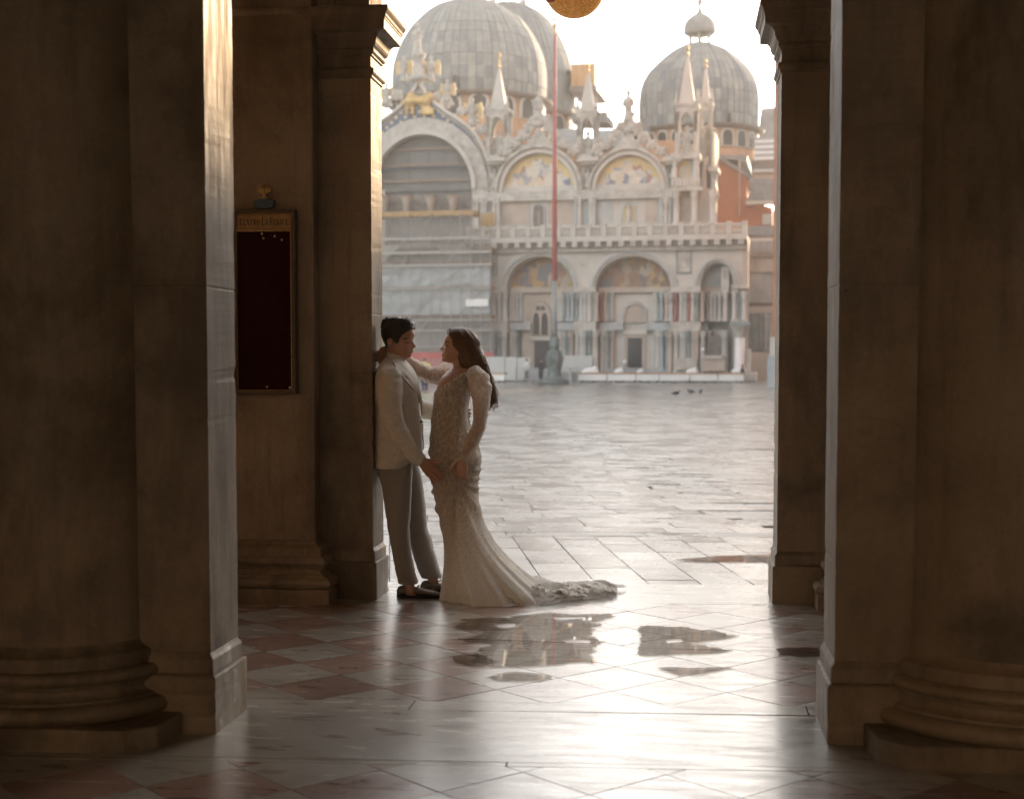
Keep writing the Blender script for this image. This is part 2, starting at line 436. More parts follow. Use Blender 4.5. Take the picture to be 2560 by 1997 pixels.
for a, b, c, d in ((0,.02,0,h),(w-.024,w,0,h),(.02,w-.024,0,.022),(.02,w-.024,h-.02,h)): fr('frame_bar', M['darkwood'], a, b, c, d, -.062, -.028)
for a, b, c, d in ((.02,.027,.022,h-.02),(w-.032,w-.024,.022,h-.02),(.027,w-.032,.022,.028),(.027,w-.032,h-.026,h-.02)): fr('gilt_moulding', M['gilt'], a, b, c, d, -.054, -.031)
fr('header_rail', M['gilt'], .027, w-.032, h-hd-.018, h-hd, -.058, -.031)
fr('header_board', M['gilt'], .027, w-.032, h-hd, h-.026, -.044, -.0305)
fr('velvet_panel', M['velvet'], .027, w-.032, .028, h-hd-.018, -.036, -.0305)
# serif letters drawn as strokes: (x0,z0,x1,z1,width)
T_, t_ = .17, .075
GL = {
 'T': (.72, [(.36,0,.36,1,T_),(.03,.96,.69,.96,t_),(.05,.8,.05,.98,t_),(.67,.8,.67,.98,t_),(.2,.03,.52,.03,t_)]),
 'E': (.66, [(.18,0,.18,1,T_),(.05,.96,.58,.96,t_),(.1,.5,.45,.5,t_),(.05,.03,.62,.03,t_),(.57,.8,.57,.98,t_),(.6,.02,.6,.22,t_)]),
 'A': (.78, [(.10,0,.38,1,t_),(.38,1,.66,0,T_),(.2,.36,.56,.36,t_),(.0,.03,.2,.03,t_),(.52,.03,.8,.03,t_)]),
 'R': (.76, [(.18,0,.18,1,T_),(.05,.96,.42,.96,t_),(.42,.96,.57,.84,.12),(.57,.84,.57,.66,T_),(.57,.66,.42,.52,.12),(.18,.51,.42,.51,t_),(.38,.5,.70,.0,T_),(.05,.03,.32,.03,t_)]),
 'O': (.80, [(.16,.25,.16,.75,T_),(.64,.25,.64,.75,T_),(.16,.75,.4,.97,.11),(.4,.97,.64,.75,.11),(.16,.25,.4,.03,.11),(.4,.03,.64,.25,.11)]),
 'L': (.62, [(.18,0,.18,1,T_),(.04,.97,.33,.97,t_),(.05,.03,.56,.03,t_),(.55,.02,.55,.24,t_)]),
 'F': (.60, [(.18,0,.18,1,T_),(.05,.96,.54,.96,t_),(.1,.5,.43,.5,t_),(.04,.03,.33,.03,t_),(.53,.78,.53,.98,t_)]),
 'N': (.82, [(.15,0,.15,1,t_),(.15,1,.66,0,T_),(.66,0,.66,1,t_),(.02,.97,.2,.97,t_),(.54,.97,.78,.97,t_),(.04,.03,.27,.03,t_)]),
 'I': (.36, [(.18,0,.18,1,T_),(.04,.97,.32,.97,t_),(.04,.03,.32,.03,t_)]),
 'C': (.72, [(.16,.25,.16,.75,T_),(.16,.75,.38,.97,.11),(.38,.97,.6,.86,.1),(.16,.25,.38,.03,.11),(.38,.03,.62,.16,.1),(.6,.74,.6,.95,t_)]),
}
text = [('T',1.2),('E',1),('A',1),('T',1),('R',1),('O',1),(' ',.5),('L',1.2),('A',1),(' ',.5),('F',1.2),('E',1),('N',1),('I',1),('C',1),('E',1)]
ss = .036; tot = sum((GL[c][0] if c != ' ' else .35)*k + .07 for c, k in text)
sx = (w*.80)/tot; cur = -w*.40; zb0 = h - hd + .022
for c, k in text:
    if c == ' ': cur += .42*k*sx; continue
    g = MB()
    for i, (a, b, c2, d, wd) in enumerate(GL[c][1]):
        A = Vector((a*sx*k, 0, b*ss*k)); B = Vector((c2*sx*k, 0, d*ss*k)); dv = B-A
        nrm = Vector((-dv.z, 0, dv.x)).normalized(); hw = wd*.5*(sx if abs(dv.z) > abs(dv.x) else ss)*k
        yy = -.0455 - .0001*i
        q = [A+nrm*hw, B+nrm*hw, B-nrm*hw, A-nrm*hw]
        g.add([(p.x, yy, p.z) for p in q] + [(p.x, -.043, p.z) for p in q], [(0,1,2,3),(0,4,5,1),(1,5,6,2),(2,6,7,3),(3,7,4,0)])
    g.build('letter', M['black'], case, loc=(cur, 0, zb0)); cur += (GL[c][0]*k + .07)*sx
M['pin'] = pm('pale_pin', (.55,.48,.38), None, 10, .4, bmp=0)
for px, py in ((655,585),(659,596),(687,591),(743-.5*1-38+29,577),(705,600),(668,967),(725,969)):
    q = aty(px, py, FY-.038); MB().ball((0,0,0), (.0075,.005,.0075), 10, 6).build('pin', M['pin'], case, smooth=True, loc=(q.x-case.location.x, -.040, q.z-zb))
# emblem above the case: gilded bird with raised wings over a blue scroll
M['blue'] = pm('blue_enamel', (.03,.07,.13), (.045,.10,.17), 30, .4, bmp=.1)
ex, ez = cp(657, 507); ex -= (x0+x1)/2; ez -= zb
em = MB(); out = [(-.062,-.024),(-.03,-.033),(0,-.037),(.03,-.033),(.062,-.024),(.060,.0),(.064,.018),(.04,.020),(.02,.028),(-.02,.028),(-.04,.020),(-.064,.018),(-.060,0)]
em.plate([(ex+a, ez+b) for a, b in out], [], -.026, .0); bevel(em.build('emblem_scroll', M['blue'], case), .004, 2)
bd = MB(); bd.ball((ex, -.02, ez+.052), (.012,.010,.022)); bd.ball((ex+.004, -.024, ez+.080), (.006,.006,.008)); bd.box(ex-.026, ex+.026, -.022, -.004, ez+.029, ez+.034)
for sg in (-1, 1):
    for k in range(6):
        a = R_(18 + 15*k); Lw = .030 + .028*math.sin(R_(30+24*k))
        bd.tube([(ex+sg*.006, -.016, ez+.060), (ex+sg*(.006+Lw*.6*math.cos(a)), -.018, ez+.06+Lw*.55*math.sin(a)), (ex+sg*(.006+Lw*math.cos(a)), -.012, ez+.064+Lw*math.sin(a))], [.005,.0045,.0012], 6)
    bd.tube([(ex+sg*.006, -.018, ez+.046), (ex+sg*.010, -.018, ez+.030)], [.004,.003], 6)
M['emblem_gold'] = pm('emblem_gold', (.46,.30,.11), (.60,.42,.18), 40, .4, bmp=.2)
angle_smooth(bd.build('emblem_bird', M['emblem_gold'], case), 60)

# ------------------------------------------------------------------ hanging glitter globe under the far arch
q = atd(1436, -32, 8.95); rg = 77*8.95/FPX
gl = thing('hanging_globe', 'gold glitter globe with a small copper bauble hanging under the arch', 'globe', q)
m, nt, p, o = new_mat('gold_glitter'); v = coords(nt)
vo = N(nt, 'ShaderNodeTexVoronoi'); vo.inputs['Scale'].default_value = 150; L(nt, v, vo.inputs['Vector'])
L(nt, ramp(nt, vo.outputs['Color'], [(.2, (.42,.26,.10)), (.6, (.75,.52,.26)), (.95, (.95,.80,.55))]), p.inputs['Base Color'])
p.inputs['Metallic'].default_value = .2; p.inputs['Roughness'].default_value = .35
nb_ = bump(nt, vo.outputs['Distance'], .9, .012); L(nt, nb_, p.inputs['Normal'])
tl = N(nt, 'ShaderNodeBsdfTranslucent'); L(nt, ramp(nt, vo.outputs['Color'], [(.2, (.62,.40,.18)), (.55, (.82,.58,.30)), (.95, (1,.86,.60))]), tl.inputs[0]); L(nt, nb_, tl.inputs['Normal']); mx = N(nt, 'ShaderNodeMixShader'); mx.inputs[0].default_value = .75
L(nt, p.outputs[0], mx.inputs[1]); L(nt, tl.outputs[0], mx.inputs[2]); L(nt, mx.outputs[0], o.inputs['Surface']); M['glitter'] = m
M['copper'] = pm('copper_bauble', (.62,.24,.14), (.70,.30,.18), 10, .22, bmp=0, metallic=.8)
MB().ball((0,0,0), rg, 64, 40).build('globe', M['glitter'], gl, smooth=True)
bb = MB(); rs = []
for i in range(13):
    a = -math.pi/2 + math.pi*min(max(i/12,.02),.98)
    rs.append([(.030*math.cos(a)*(1+.07*math.cos(9*t))*math.cos(t), .030*math.cos(a)*(1+.07*math.cos(9*t))*math.sin(t), .022*math.sin(a)) for t in [2*math.pi*k/72 for k in range(72)]])
bb.rings(rs); q2 = atd(1376, 0, 8.85); bb.build('bauble', M['copper'], gl, smooth=True, loc=q2-q)
M['cord'] = pm('dark_cord', (.03,.025,.02), None, 10, .6, bmp=0)
MB().tube([(0,0,rg*.95),(0,0,.9)], .006, 8).build('cord', M['cord'], gl)
MB().tube([q2-q+Vector((0,0,.018)), q2-q+Vector((.01,0,.06)), (-.05,-.02,rg*.96)], .0025, 6).build('cord', M['cord'], gl)
MB().lathe([(.05,0),(.05,.03),(.03,.045),(.012,.06)], 24, (0,0,rg-.008)).build('cap', M['copper'], gl, smooth=True)

# ------------------------------------------------------------------ the square
m, nt, p, o = new_mat('wet_trachyte'); v = coords(nt, (1,1,1), True)
at = N(nt, 'ShaderNodeAttribute', attribute_name='tone')
n1 = noise(nt, v, 2.2, 6)
base = ramp(nt, n1, [(.3, (.22,.208,.19)), (.7, (.32,.305,.28))])
hv = N(nt, 'ShaderNodeHueSaturation'); L(nt, base, hv.inputs['Color'])
L(nt, maprange(nt, at.outputs['Fac'], 0, 1, .85, 1.18), hv.inputs['Value']); L(nt, hv.outputs[0], p.inputs['Base Color'])
L(nt, maprange(nt, noise(nt, v, 1.3, 5), .34, .66, .12, .40), p.inputs['Roughness']); p.inputs['Specular IOR Level'].default_value = .7; p.inputs['Coat Weight'].default_value = .8; p.inputs['Coat Roughness'].default_value = .22
b = bump(nt, noise(nt, v, 45, 5, .7), .22, .005); b = bump(nt, noise(nt, v, 4.5, 3, .5), .30, .012, b); L(nt, b, p.inputs['Normal']); M['trachyte'] = m
m2, nt, p, o = new_mat('wet_white_band'); v = coords(nt)
L(nt, ramp(nt, noise(nt, v, 3, 6), [(.3, (.22,.21,.195)), (.7, (.29,.28,.26))]), p.inputs['Base Color'])
L(nt, maprange(nt, noise(nt, v, 1.7, 5), .3, .7, .15, .45), p.inputs['Roughness']); p.inputs['Specular IOR Level'].default_value = .6
L(nt, bump(nt, noise(nt, v, 9, 5, .6), .3, .008), p.inputs['Normal']); M['band'] = m2
PZ = -.05
M['joint2'] = pm('paving_joint', (.12,.113,.104), (.17,.16,.147), 8, .6, bmp=.1)
sq = MB().add([(-400,9.0,PZ-.03),(400,9.0,PZ-.03),(400,900,PZ-.03),(-400,900,PZ-.03)], [(0,1,2,3)]).build('square', M['joint2']); tag(sq, kind='structure')
PA = R_(11.6)                                        # paving runs 11.6 degrees left of the arcade axis
pd = Vector((-math.sin(PA), math.cos(PA), 0)); px_ = Vector((1.0, SK, 0))   # along the courses, across them
def slab_quad(s, t0, t1, w, tilt):
    """corner points of one slab: s across, t along"""
    g = .004
    A = px_*(s+g); B = px_*(s+w-g)
    c = []
    for P_, t in ((A, t0+g), (B, t0+g), (B, t1-g), (A, t1-g)): c.append(P_ + pd*t)
    return c
ORG = Vector((-.5, 9.5, 0))
bandc = gnd(1700, 1196, PZ)
def band_s(P):       # distance across from the pale band line
    r = P - bandc; return r.x*math.cos(PA) + r.y*math.sin(PA)
def in_view(P, m=1.0):
    k = P.y
    d = P - CAMP; w = d.dot(_F); x = CX + FPX*d.dot(_R)/w
    return 930 - 60*m < x < 1945 + 60*m
cnt = 0; far_v = []; far_f = []; far_t = []
def add_slab(c, mat, name='paving_slab', tone=None, own=True):
    global cnt
    ctr = sum(c, Vector())/4
    D_ = ctr.y; am = .0034 if D_ < 30 else .0045
    tx, ty, dz = random.gauss(0,1)*am, random.gauss(0,1)*am, random.gauss(0,1)*.0005
    top = [Vector((q.x, q.y, PZ + dz + (q.x-ctr.x)*tx + (q.y-ctr.y)*ty)) for q in c]
    tone = random.random() if tone is None else tone
    if own and cnt < 290:
        cnt += 1
        vs = [q - ctr for q in top] + [Vector((q.x-ctr.x, q.y-ctr.y, PZ-.028)) for q in top]
        o = MB().add(vs, [(0,1,2,3),(0,4,5,1),(1,5,6,2),(2,6,7,3),(3,7,4,0)]).build(name, mat, sq, loc=(ctr.x, ctr.y, 0))
        a = o.data.attributes.new('tone', 'FLOAT', 'FACE')
        for d in a.data: d.value = tone
    else:
        i = len(far_v); far_v.extend([tuple(q) for q in top]); far_f.append((i,i+1,i+2,i+3)); far_t.append(tone)
# near band: courses between the arcade step and the pale strip
t_strip = 3.06
W0 = .362
for k in range(-18, 20):
    t = -.6 - random.random()*.6
    while t < t_strip:
        ln = random.choice((.42,.5,.55,.68,.8)); t1 = min(t+ln, t_strip)
        if t1 - t > .04:
            c = slab_quad(k*W0, max(t, -.25 + 0*k), t1, W0, 0)
            ctr = sum(c, Vector())/4 + ORG
            if t1 > -.2 and in_view(ctr, 12): add_slab(c, M['trachyte'], own=in_view(ctr, 1.5))
        t = t1
for k in range(-3, 4):
    c = slab_quad(k*1.25 - .4, t_strip+.004, t_strip+.30, 1.25, 0); add_slab(c, M['band'], 'pale_strip_slab')
# the open square beyond
rows = []
t = t_strip + .31; ri = 0
while t < 101:
    dt = .40 if t < 40 else .62
    wid = .62 + .3*((ri*37) % 10)/10 if t < 40 else 1.1
    off = random.random()*wid
    lo, hi = -30, 30
    k = int(-52/wid)
    while k*wid < 50:
        c = slab_quad(k*wid + off, t, t+dt, wid, 0)
        # strips keep the same heading: shift so the courses stay near the view axis
        ctr = sum(c, Vector())/4 + ORG
        k += 1
        if not in_view(ctr, 9): continue
        bs = band_s(ctr)
        if abs(bs) < .30 : continue
        add_slab([q for q in c], M['trachyte'], own=in_view(ctr, 1.0))
    t += dt; ri += 1
sq_children = [o for o in sq.children]
for o in sq_children: o.location += Vector((ORG.x, ORG.y, 0))
me = bpy.data.meshes.new('far_paving'); me.from_pydata([(x+ORG.x, y+ORG.y, z) for x, y, z in far_v], [], far_f); me.materials.append(M['trachyte'])
a = me.attributes.new('tone', 'FLOAT', 'FACE')
for d, tv in zip(a.data, far_t): d.value = tv
tag(link('far_paving', me, sq), kind='stuff')
for off, wd in ((0, .62),):
    tt = 0.0; start = bandc - pd*8
    for j in range(14):
        ln = 2.6 if j < 6 else 8.0
        A = start + pd*tt + Vector((off,0,0)); tt += ln
        if A.y < ORG.y + t_strip + .35: continue
        c = [A + Vector((-wd,0,0)), A + Vector((wd,0,0)), A + Vector((wd,0,0)) + pd*(ln-.012), A + Vector((-wd,0,0)) + pd*(ln-.012)]
        MB().add([(q.x, q.y, PZ - .007 + random.gauss(0,.0005)) for q in c] + [(q.x, q.y, PZ-.028) for q in c], [(0,1,2,3),(0,4,5,1),(1,5,6,2),(2,6,7,3),(3,7,4,0)]).build('pale_band_slab', M['band'], sq)

# puddles: thin films of water
m, nt, p, o = new_mat('water_film'); nt.nodes.remove(p)
fz = N(nt, 'ShaderNodeFresnel'); fz.inputs['IOR'].default_value = 1.65
tr = N(nt, 'ShaderNodeBsdfTransparent'); tr.inputs[0].default_value = (.95,.93,.91,1)
gs = N(nt, 'ShaderNodeBsdfGlossy'); gs.inputs['Roughness'].default_value = .004
v = coords(nt, (1,1,1)); nb = bump(nt, noise(nt, v, 5, 3, .5), .010, .003); L(nt, nb, gs.inputs['Normal']); L(nt, nb, fz.inputs['Normal'])
ge = N(nt, 'ShaderNodeNewGeometry'); inv = N(nt, 'ShaderNodeMath', operation='SUBTRACT'); inv.inputs[0].default_value = 1.0; L(nt, ge.outputs['Backfacing'], inv.inputs[1])
da = N(nt, 'ShaderNodeAttribute', attribute_name='depth'); nz = noise(nt, v, 38, 5, .7); dn = N(nt, 'ShaderNodeMath', operation='MULTIPLY_ADD'); L(nt, nz, dn.inputs[0]); dn.inputs[1].default_value = 1.1; L(nt, da.outputs['Fac'], dn.inputs[2])
wet = maprange(nt, dn.outputs[0], .72, 1.05, 0, 1)
f1 = N(nt, 'ShaderNodeMath', operation='MULTIPLY'); L(nt, fz.outputs[0], f1.inputs[0]); L(nt, inv.outputs[0], f1.inputs[1]); f2 = N(nt, 'ShaderNodeMath', operation='MULTIPLY'); L(nt, f1.outputs[0], f2.inputs[0]); L(nt, wet, f2.inputs[1])
L(nt, mixc(nt, wet, (1,1,1), (.56,.53,.50)), tr.inputs[0])
mx = N(nt, 'ShaderNodeMixShader'); L(nt, f2.outputs[0], mx.inputs[0]); L(nt, tr.outputs[0], mx.inputs[1]); L(nt, gs.outputs[0], mx.inputs[2]); L(nt, mx.outputs[0], o.inputs['Surface']); M['water'] = m
def puddle(pts, z, label, seed, amp=.05, islands=()):
    W = [gnd(x, y, z) for x, y in pts]
    def rag(P, am):
        out = []; n = len(P)
        for i in range(n):
            a, b = P[i], P[(i+1) % n]; m_ = max(2, int((b-a).length/.02))
            for j in range(m_):
                q = a.lerp(b, j/m_)
                d1 = mnoise.noise(Vector((q.x*5, q.y*5, seed)))*am + mnoise.noise(Vector((q.x*17, q.y*17, seed+3)))*am*.55 + mnoise.noise(Vector((q.x*50, q.y*50, seed+7)))*am*.25
                d2 = mnoise.noise(Vector((q.x*6+9, q.y*6, seed)))*am
                out.append((q.x + d1*1.5, q.y + d2 + d1))
        return out
    loops = [rag(W, amp)] + [rag([gnd(x, y, z) for x, y in isl], amp*.4) for isl in islands]
    tri = tessellate_polygon([[Vector((x, y, 0)) for x, y in l] for l in loops])
    flat = [(x, y, z) for l in loops for x, y in l]
    me = bpy.data.meshes.new('puddle'); me.from_pydata(flat, [], [tuple(t) for t in tri]); me.materials.append(M['water'])
    me.update()
    b = bmesh.new(); b.from_mesh(me); bmesh.ops.recalc_face_normals(b, faces=b.faces)
    if sum(f.normal.z for f in b.faces) < 0: bmesh.ops.reverse_faces(b, faces=b.faces)
    bmesh.ops.inset_region(b, faces=list(b.faces), thickness=.022, use_boundary=True, use_even_offset=False)
    rim_ = {v_.index for v_ in b.verts if v_.is_boundary}
    for v_ in b.verts: v_.co.z = z
    b.verts.index_update(); rim_ = [v_.is_boundary for v_ in b.verts]
    b.to_mesh(me); b.free()
    at_ = me.attributes.new('depth', 'FLOAT', 'POINT')
    for d_, r_ in zip(at_.data, rim_): d_.value = 0.0 if r_ else 1.0
    o = link('puddle', me); tag(o, label, None, None, 'structure'); return o
def z8(*p): return [(600+x/1.456, 1400+y/1.456) for x, y in p]
puddle(z8((820,214),(880,206),(960,212),(1040,196),(1110,190),(1210,197),(1335,195),(1340,212),(1300,240),(1290,290),(1285,345),(1280,378),(1190,370),(1090,384),(1000,388),(930,384),(880,366),(800,345),(850,330),(900,310),(800,290),(870,262),(760,240)), .0045, 'wide puddle on the marble floor mirroring the basilica', 1, .055,
       [z8((1190,293),(1250,292),(1255,300),(1195,299)), z8((1130,208),(1250,206),(1240,213),(1140,213)), z8((940,232),(1000,228),(1010,240),(950,244))])
puddle(z8((1450,238),(1500,234),(1570,240),(1660,250),(1740,262),(1810,276),(1750,286),(1650,298),(1700,315),(1800,326),(1740,338),(1640,342),(1540,344),(1455,348),(1452,300)), .0045, 'puddle mirroring the right dome', 8, .04, [z8((1560,290),(1600,286),(1610,294),(1565,298))])
puddle(z8((900,424),(960,406),(1010,402),(1080,415),(1150,428),(1100,438),(1010,440),(930,437)), .0045, 'small puddle', 2, .025)
puddle(z8((1505,394),(1560,388),(1640,388),(1720,386),(1795,392),(1750,402),(1700,412),(1620,414),(1590,422),(1545,408)), .0045, 'narrow puddle', 3, .022)
puddle(z8((1940,322),(2000,312),(2110,318),(2120,350),(2040,352),(1960,344)), .0045, 'puddle beside right pier', 4, .02)
puddle([(1680,1399),(1740,1393),(1800,1388),(1860,1386),(1935,1386),(1935,1405),(1850,1405),(1760,1403)], PZ+.008, 'puddle on the paving', 5, .02)
puddle([(1120,1640),(1180,1630),(1240,1655),(1200,1668),(1150,1662)], .0045, 'small puddle', 6, .03)

# ------------------------------------------------------------------ basilica across the square
BA = R_(-5.27)
BO = atd(1240, 953, 113.0); BO.z = PZ
eu = Vector((math.cos(BA), math.sin(BA), 0)); ew = Vector((-math.sin(BA), math.cos(BA), 0))
def Q(px, py, w=0.0):
    d = ray(px, py); t = ((BO - CAMP).dot(ew) + w)/d.dot(ew); P_ = CAMP + d*t - BO
    return P_.dot(eu), P_.z
def Qu(px, w=0.0, py=800): return Q(px, py, w)[0]
def Qv(py, w=0.0, px=1500): return Q(px, py, w)[1]
def Qp(pts, w=0.0): return [Q(x, y, w) for x, y in pts]
bas = thing('basilica', 'pale domed basilica with mosaic arches closing the far side of the square', 'basilica', BO, BA)

M['stone'] = pm('basilica_stone', (.43,.40,.36), (.53,.50,.455), .45, .75, bmp=.3, bscale=3, bdist=.05)
M['stone2'] = pm('basilica_carving', (.36,.335,.30), (.54,.51,.46), 1.6, .75, bmp=1.0, bscale=5, bdist=.12)
M['grey_marble'] = pm('grey_marble', (.30,.31,.31), (.42,.43,.42), .9, .5, bmp=.1, bscale=4)
M['green_marble'] = pm('green_marble', (.16,.19,.185), (.25,.28,.27), 1.2, .45, bmp=.1, bscale=4)
M['red_porphyry'] = pm('red_porphyry', (.22,.085,.075), (.30,.13,.11), 1.2, .45, bmp=.1, bscale=4)
M['pink_stone'] = pm('pink_stone', (.37,.30,.245), (.46,.385,.325), .8, .6, bmp=.1, bscale=4)
M['brick_drum'] = pm('ochre_brick', (.40,.24,.14), (.50,.32,.20), .8, .8, bmp=.2, bscale=6)
M['dark_open'] = pm('dark_opening', (.025,.022,.022), (.04,.036,.034), 1, .5, bmp=0)
M['bas_gold'] = pm('gilding', (.42,.27,.10), (.58,.40,.17), 1.5, .45, bmp=.4, bscale=5, metallic=.35)
M['dark_band'] = pm('dark_inlay', (.14,.125,.115), (.22,.185,.16), 2, .6, bmp=.1)
m, nt, p, o = new_mat('lead_sheet'); v = coords(nt, (1,1,1))
at = N(nt, 'ShaderNodeAttribute', attribute_name='warm')
c = ramp(nt, noise(nt, v, 1.1, 6, .65), [(.3, (.20,.213,.22)), (.7, (.30,.315,.32))])
st = noise(nt, coords(nt, (2.5,2.5,.25)), 1.0, 5); c = mixc(nt, maprange(nt, st, .5, .75, 0, .28), c, (.36,.33,.285))
oi = objrand(nt); tone = mixc(nt, oi, (.72,.75,.78), (1.2,1.15,1.06)); c = mixc(nt, 1.0, c, tone, 'MULTIPLY')
L(nt, c, p.inputs['Base Color']); p.inputs['Roughness'].default_value = .8; p.inputs['Metallic'].default_value = .0; p.inputs['Specular IOR Level'].default_value = .15
L(nt, bump(nt, noise(nt, v, 2, 4), .2, .05), p.inputs['Normal']); M['lead'] = m
M['lead_seam'] = pm('lead_seam', (.13,.135,.14), (.18,.185,.185), 1, .6, bmp=0)
def mosaic(name, cols, scale, rand=(0,0,0)):
    m, nt, p, o = new_mat(name); v = coords(nt, (1, 1, .8))
    wv = N(nt, 'ShaderNodeTexNoise'); wv.inputs['Scale'].default_value = scale*.8; L(nt, v, wv.inputs['Vector'])
    ad = N(nt, 'ShaderNodeVectorMath', operation='ADD'); sc_ = N(nt, 'ShaderNodeVectorMath', operation='SCALE'); sc_.inputs['Scale'].default_value = .9
    L(nt, wv.outputs['Color'], sc_.inputs[0]); L(nt, v, ad.inputs[0]); L(nt, sc_.outputs[0], ad.inputs[1])
    vo = N(nt, 'ShaderNodeTexVoronoi'); vo.inputs['Scale'].default_value = scale; L(nt, ad.outputs[0], vo.inputs['Vector'])
    sp = N(nt, 'ShaderNodeSeparateColor'); L(nt, vo.outputs['Color'], sp.inputs[0])
    c = ramp(nt, sp.outputs[0], [(i/len(cols), q) for i, q in enumerate(cols)])
    nt.nodes[-1].color_ramp.interpolation = 'CONSTANT'
    n2 = noise(nt, v, scale*4, 4); c = mixc(nt, maprange(nt, n2, .3, .7, 0, .35), c, (.30,.22,.14))
    L(nt, c, p.inputs['Base Color']); p.inputs['Roughness'].default_value = .45
    return m
GOLD = (.66,.47,.20); CREAM = (.62,.56,.47)
M['mos_up'] = mosaic('mosaic_scene_light', [CREAM, (.50,.46,.42), (.30,.31,.36), (.58,.47,.36), (.13,.17,.27), CREAM, (.35,.17,.13), (.55,.52,.48)], 1.7)
M['mos_gold'] = pm('mosaic_gold_ground', (.52,.36,.15), (.64,.47,.22), .6, .4, bmp=.2, bscale=8)
M['mos_low'] = mosaic('mosaic_scene_deep', [(.26,.14,.08), (.42,.26,.09), (.20,.115,.075), (.33,.24,.17), (.12,.12,.15), (.30,.15,.09), (.38,.31,.24), (.17,.10,.065)], 1.9)
# star-strewn blue ground
m, nt, p, o = new_mat('starred_blue'); v = coords(nt, (1,1,1), False)
sep = N(nt, 'ShaderNodeSeparateXYZ'); L(nt, v, sep.inputs[0])
def fr_(src, off):
    a_ = N(nt, 'ShaderNodeMath', operation='MULTIPLY_ADD'); a_.inputs[1].default_value = 1.25; a_.inputs[2].default_value = off; L(nt, src, a_.inputs[0])
    b_ = N(nt, 'ShaderNodeMath', operation='FRACT'); L(nt, a_.outputs[0], b_.inputs[0])
    c_ = N(nt, 'ShaderNodeMath', operation='SUBTRACT'); L(nt, b_.outputs[0], c_.inputs[0]); c_.inputs[1].default_value = .5
    d_ = N(nt, 'ShaderNodeMath', operation='POWER'); L(nt, c_.outputs[0], d_.inputs[0]); d_.inputs[1].default_value = 2.0; return d_.outputs[0]
ma = N(nt, 'ShaderNodeMath', operation='ADD'); L(nt, sep.outputs['X'], ma.inputs[0]); L(nt, sep.outputs['Z'], ma.inputs[1])
mb_ = N(nt, 'ShaderNodeMath', operation='SUBTRACT'); L(nt, sep.outputs['X'], mb_.inputs[0]); L(nt, sep.outputs['Z'], mb_.inputs[1])
sm = N(nt, 'ShaderNodeMath', operation='ADD'); L(nt, fr_(ma.outputs[0], 100.0), sm.inputs[0]); L(nt, fr_(mb_.outputs[0], 100.0), sm.inputs[1])
L(nt, ramp(nt, sm.outputs[0], [(.045, (.62,.46,.22)), (.055, (.075,.105,.165))]), p.inputs['Base Color']); p.inputs['Roughness'].default_value = .5; M['stars'] = m

def bb(name, mat, pa, pb, w0, w1, parent=None, bev=0):
    """box from photo corner pa (left, top) to pb (right, bottom) on plane w0, deep to w1"""
    u0, v1 = Q(*pa, w0); u1, v0 = Q(*pb, w0)
    o = MB().box(u0, u1, w0, w1, v0, v1).build(name, mat, parent or bas)
    if bev: bevel(o, bev, 1)
    return o
def arch_loop(px, spring, hw, hh, bottom, w, n=24):
    u, vs = Q(px, spring, w); r = (Qu(px+hw, w, spring)-Qu(px-hw, w, spring))/2; h = Q(px, spring-hh, w)[1]-vs; vb = Q(px, bottom, w)[1]
    return [(u-r, vb)] + arc_pts(u, vs, r, h, math.pi, 0, n) + [(u+r, vb)]
def arch_band(name, mat, px, spring, hw0, hh0, hw1, hh1, w, y0, y1, parent=None, n=28):
    u, vs = Q(px, spring, w)
    k = (Qu(px+hw1, w, spring)-Qu(px-hw1, w, spring))/2/hw1
    q = arc_pts(u, vs, hw0*k, hh0*k, math.pi, 0, n) + arc_pts(u, vs, hw1*k, hh1*k, 0, math.pi, n)
    return MB().plate(q, [], y0, y1).build(name, mat, parent or bas)

# ---- lower storey
vt = Qv(609); PORT = [(1350, 722, 84, 81), (1582, 720, 94, 79), (1792, 714, 41, 57), (1056, 722, 120, 115)]
holes = [arch_loop(px, sp, hw, hh, sp, 0) for px, sp, hw, hh in PORT]
u0, u1 = Qu(880), Qu(1869); vs0 = Qv(721)
outer = [(u0, vs0)]
segs = sorted(holes, key=lambda h: h[0][0])
for h in segs: outer += [(h[0][0], vs0)] + h[1:-1] + [(h[-1][0], vs0)]
outer += [(u1, vs0), (u1, vt), (u0, vt)]
MB().plate(outer, [], 0, 1.6).build('portal_wall', M['stone'], bas)
bb('portal_back_wall', M['stone'], (880, 640), (1869, 960), 2.2, 3.0)
MB().box(u0, Qu(1850), .9, 2.2, 0, 1).build('plinth_course', M['grey_marble'], bas)
for px, sp, hw, hh in PORT[:3]:
    q = arch_loop(px, sp, hw+1, hh+1, sp+1, 0)
    MB().plate(q, [], 1.7, 1.8).build('mosaic_lunette', M['mos_low'] if px != 1792 else M['grey_marble'], bas)
    for j, (a, b, d) in enumerate(((0, 6, -.05), (6, 12, -.22), (12, 18, -.10))):
        arch_band('archivolt', (M['stone2'], M['grey_marble'], M['stone'])[j], px, sp, hw+a, hh+a, hw+b, hh+b+(1 if j == 2 else 0), 0, d, .01)
for a, b in ((1205, 1267), (1433, 1489), (1676, 1752), (1832, 1845)): bb('entablature', M['stone2'], (a, 718), (b, 731), -.25, 2.2)
for a, b in ((1267, 1433), (1489, 1676), (1752, 1832)): bb('portal_entablature', M['pink_stone'], (a, 719), (b, 731), 1.25, 2.2)
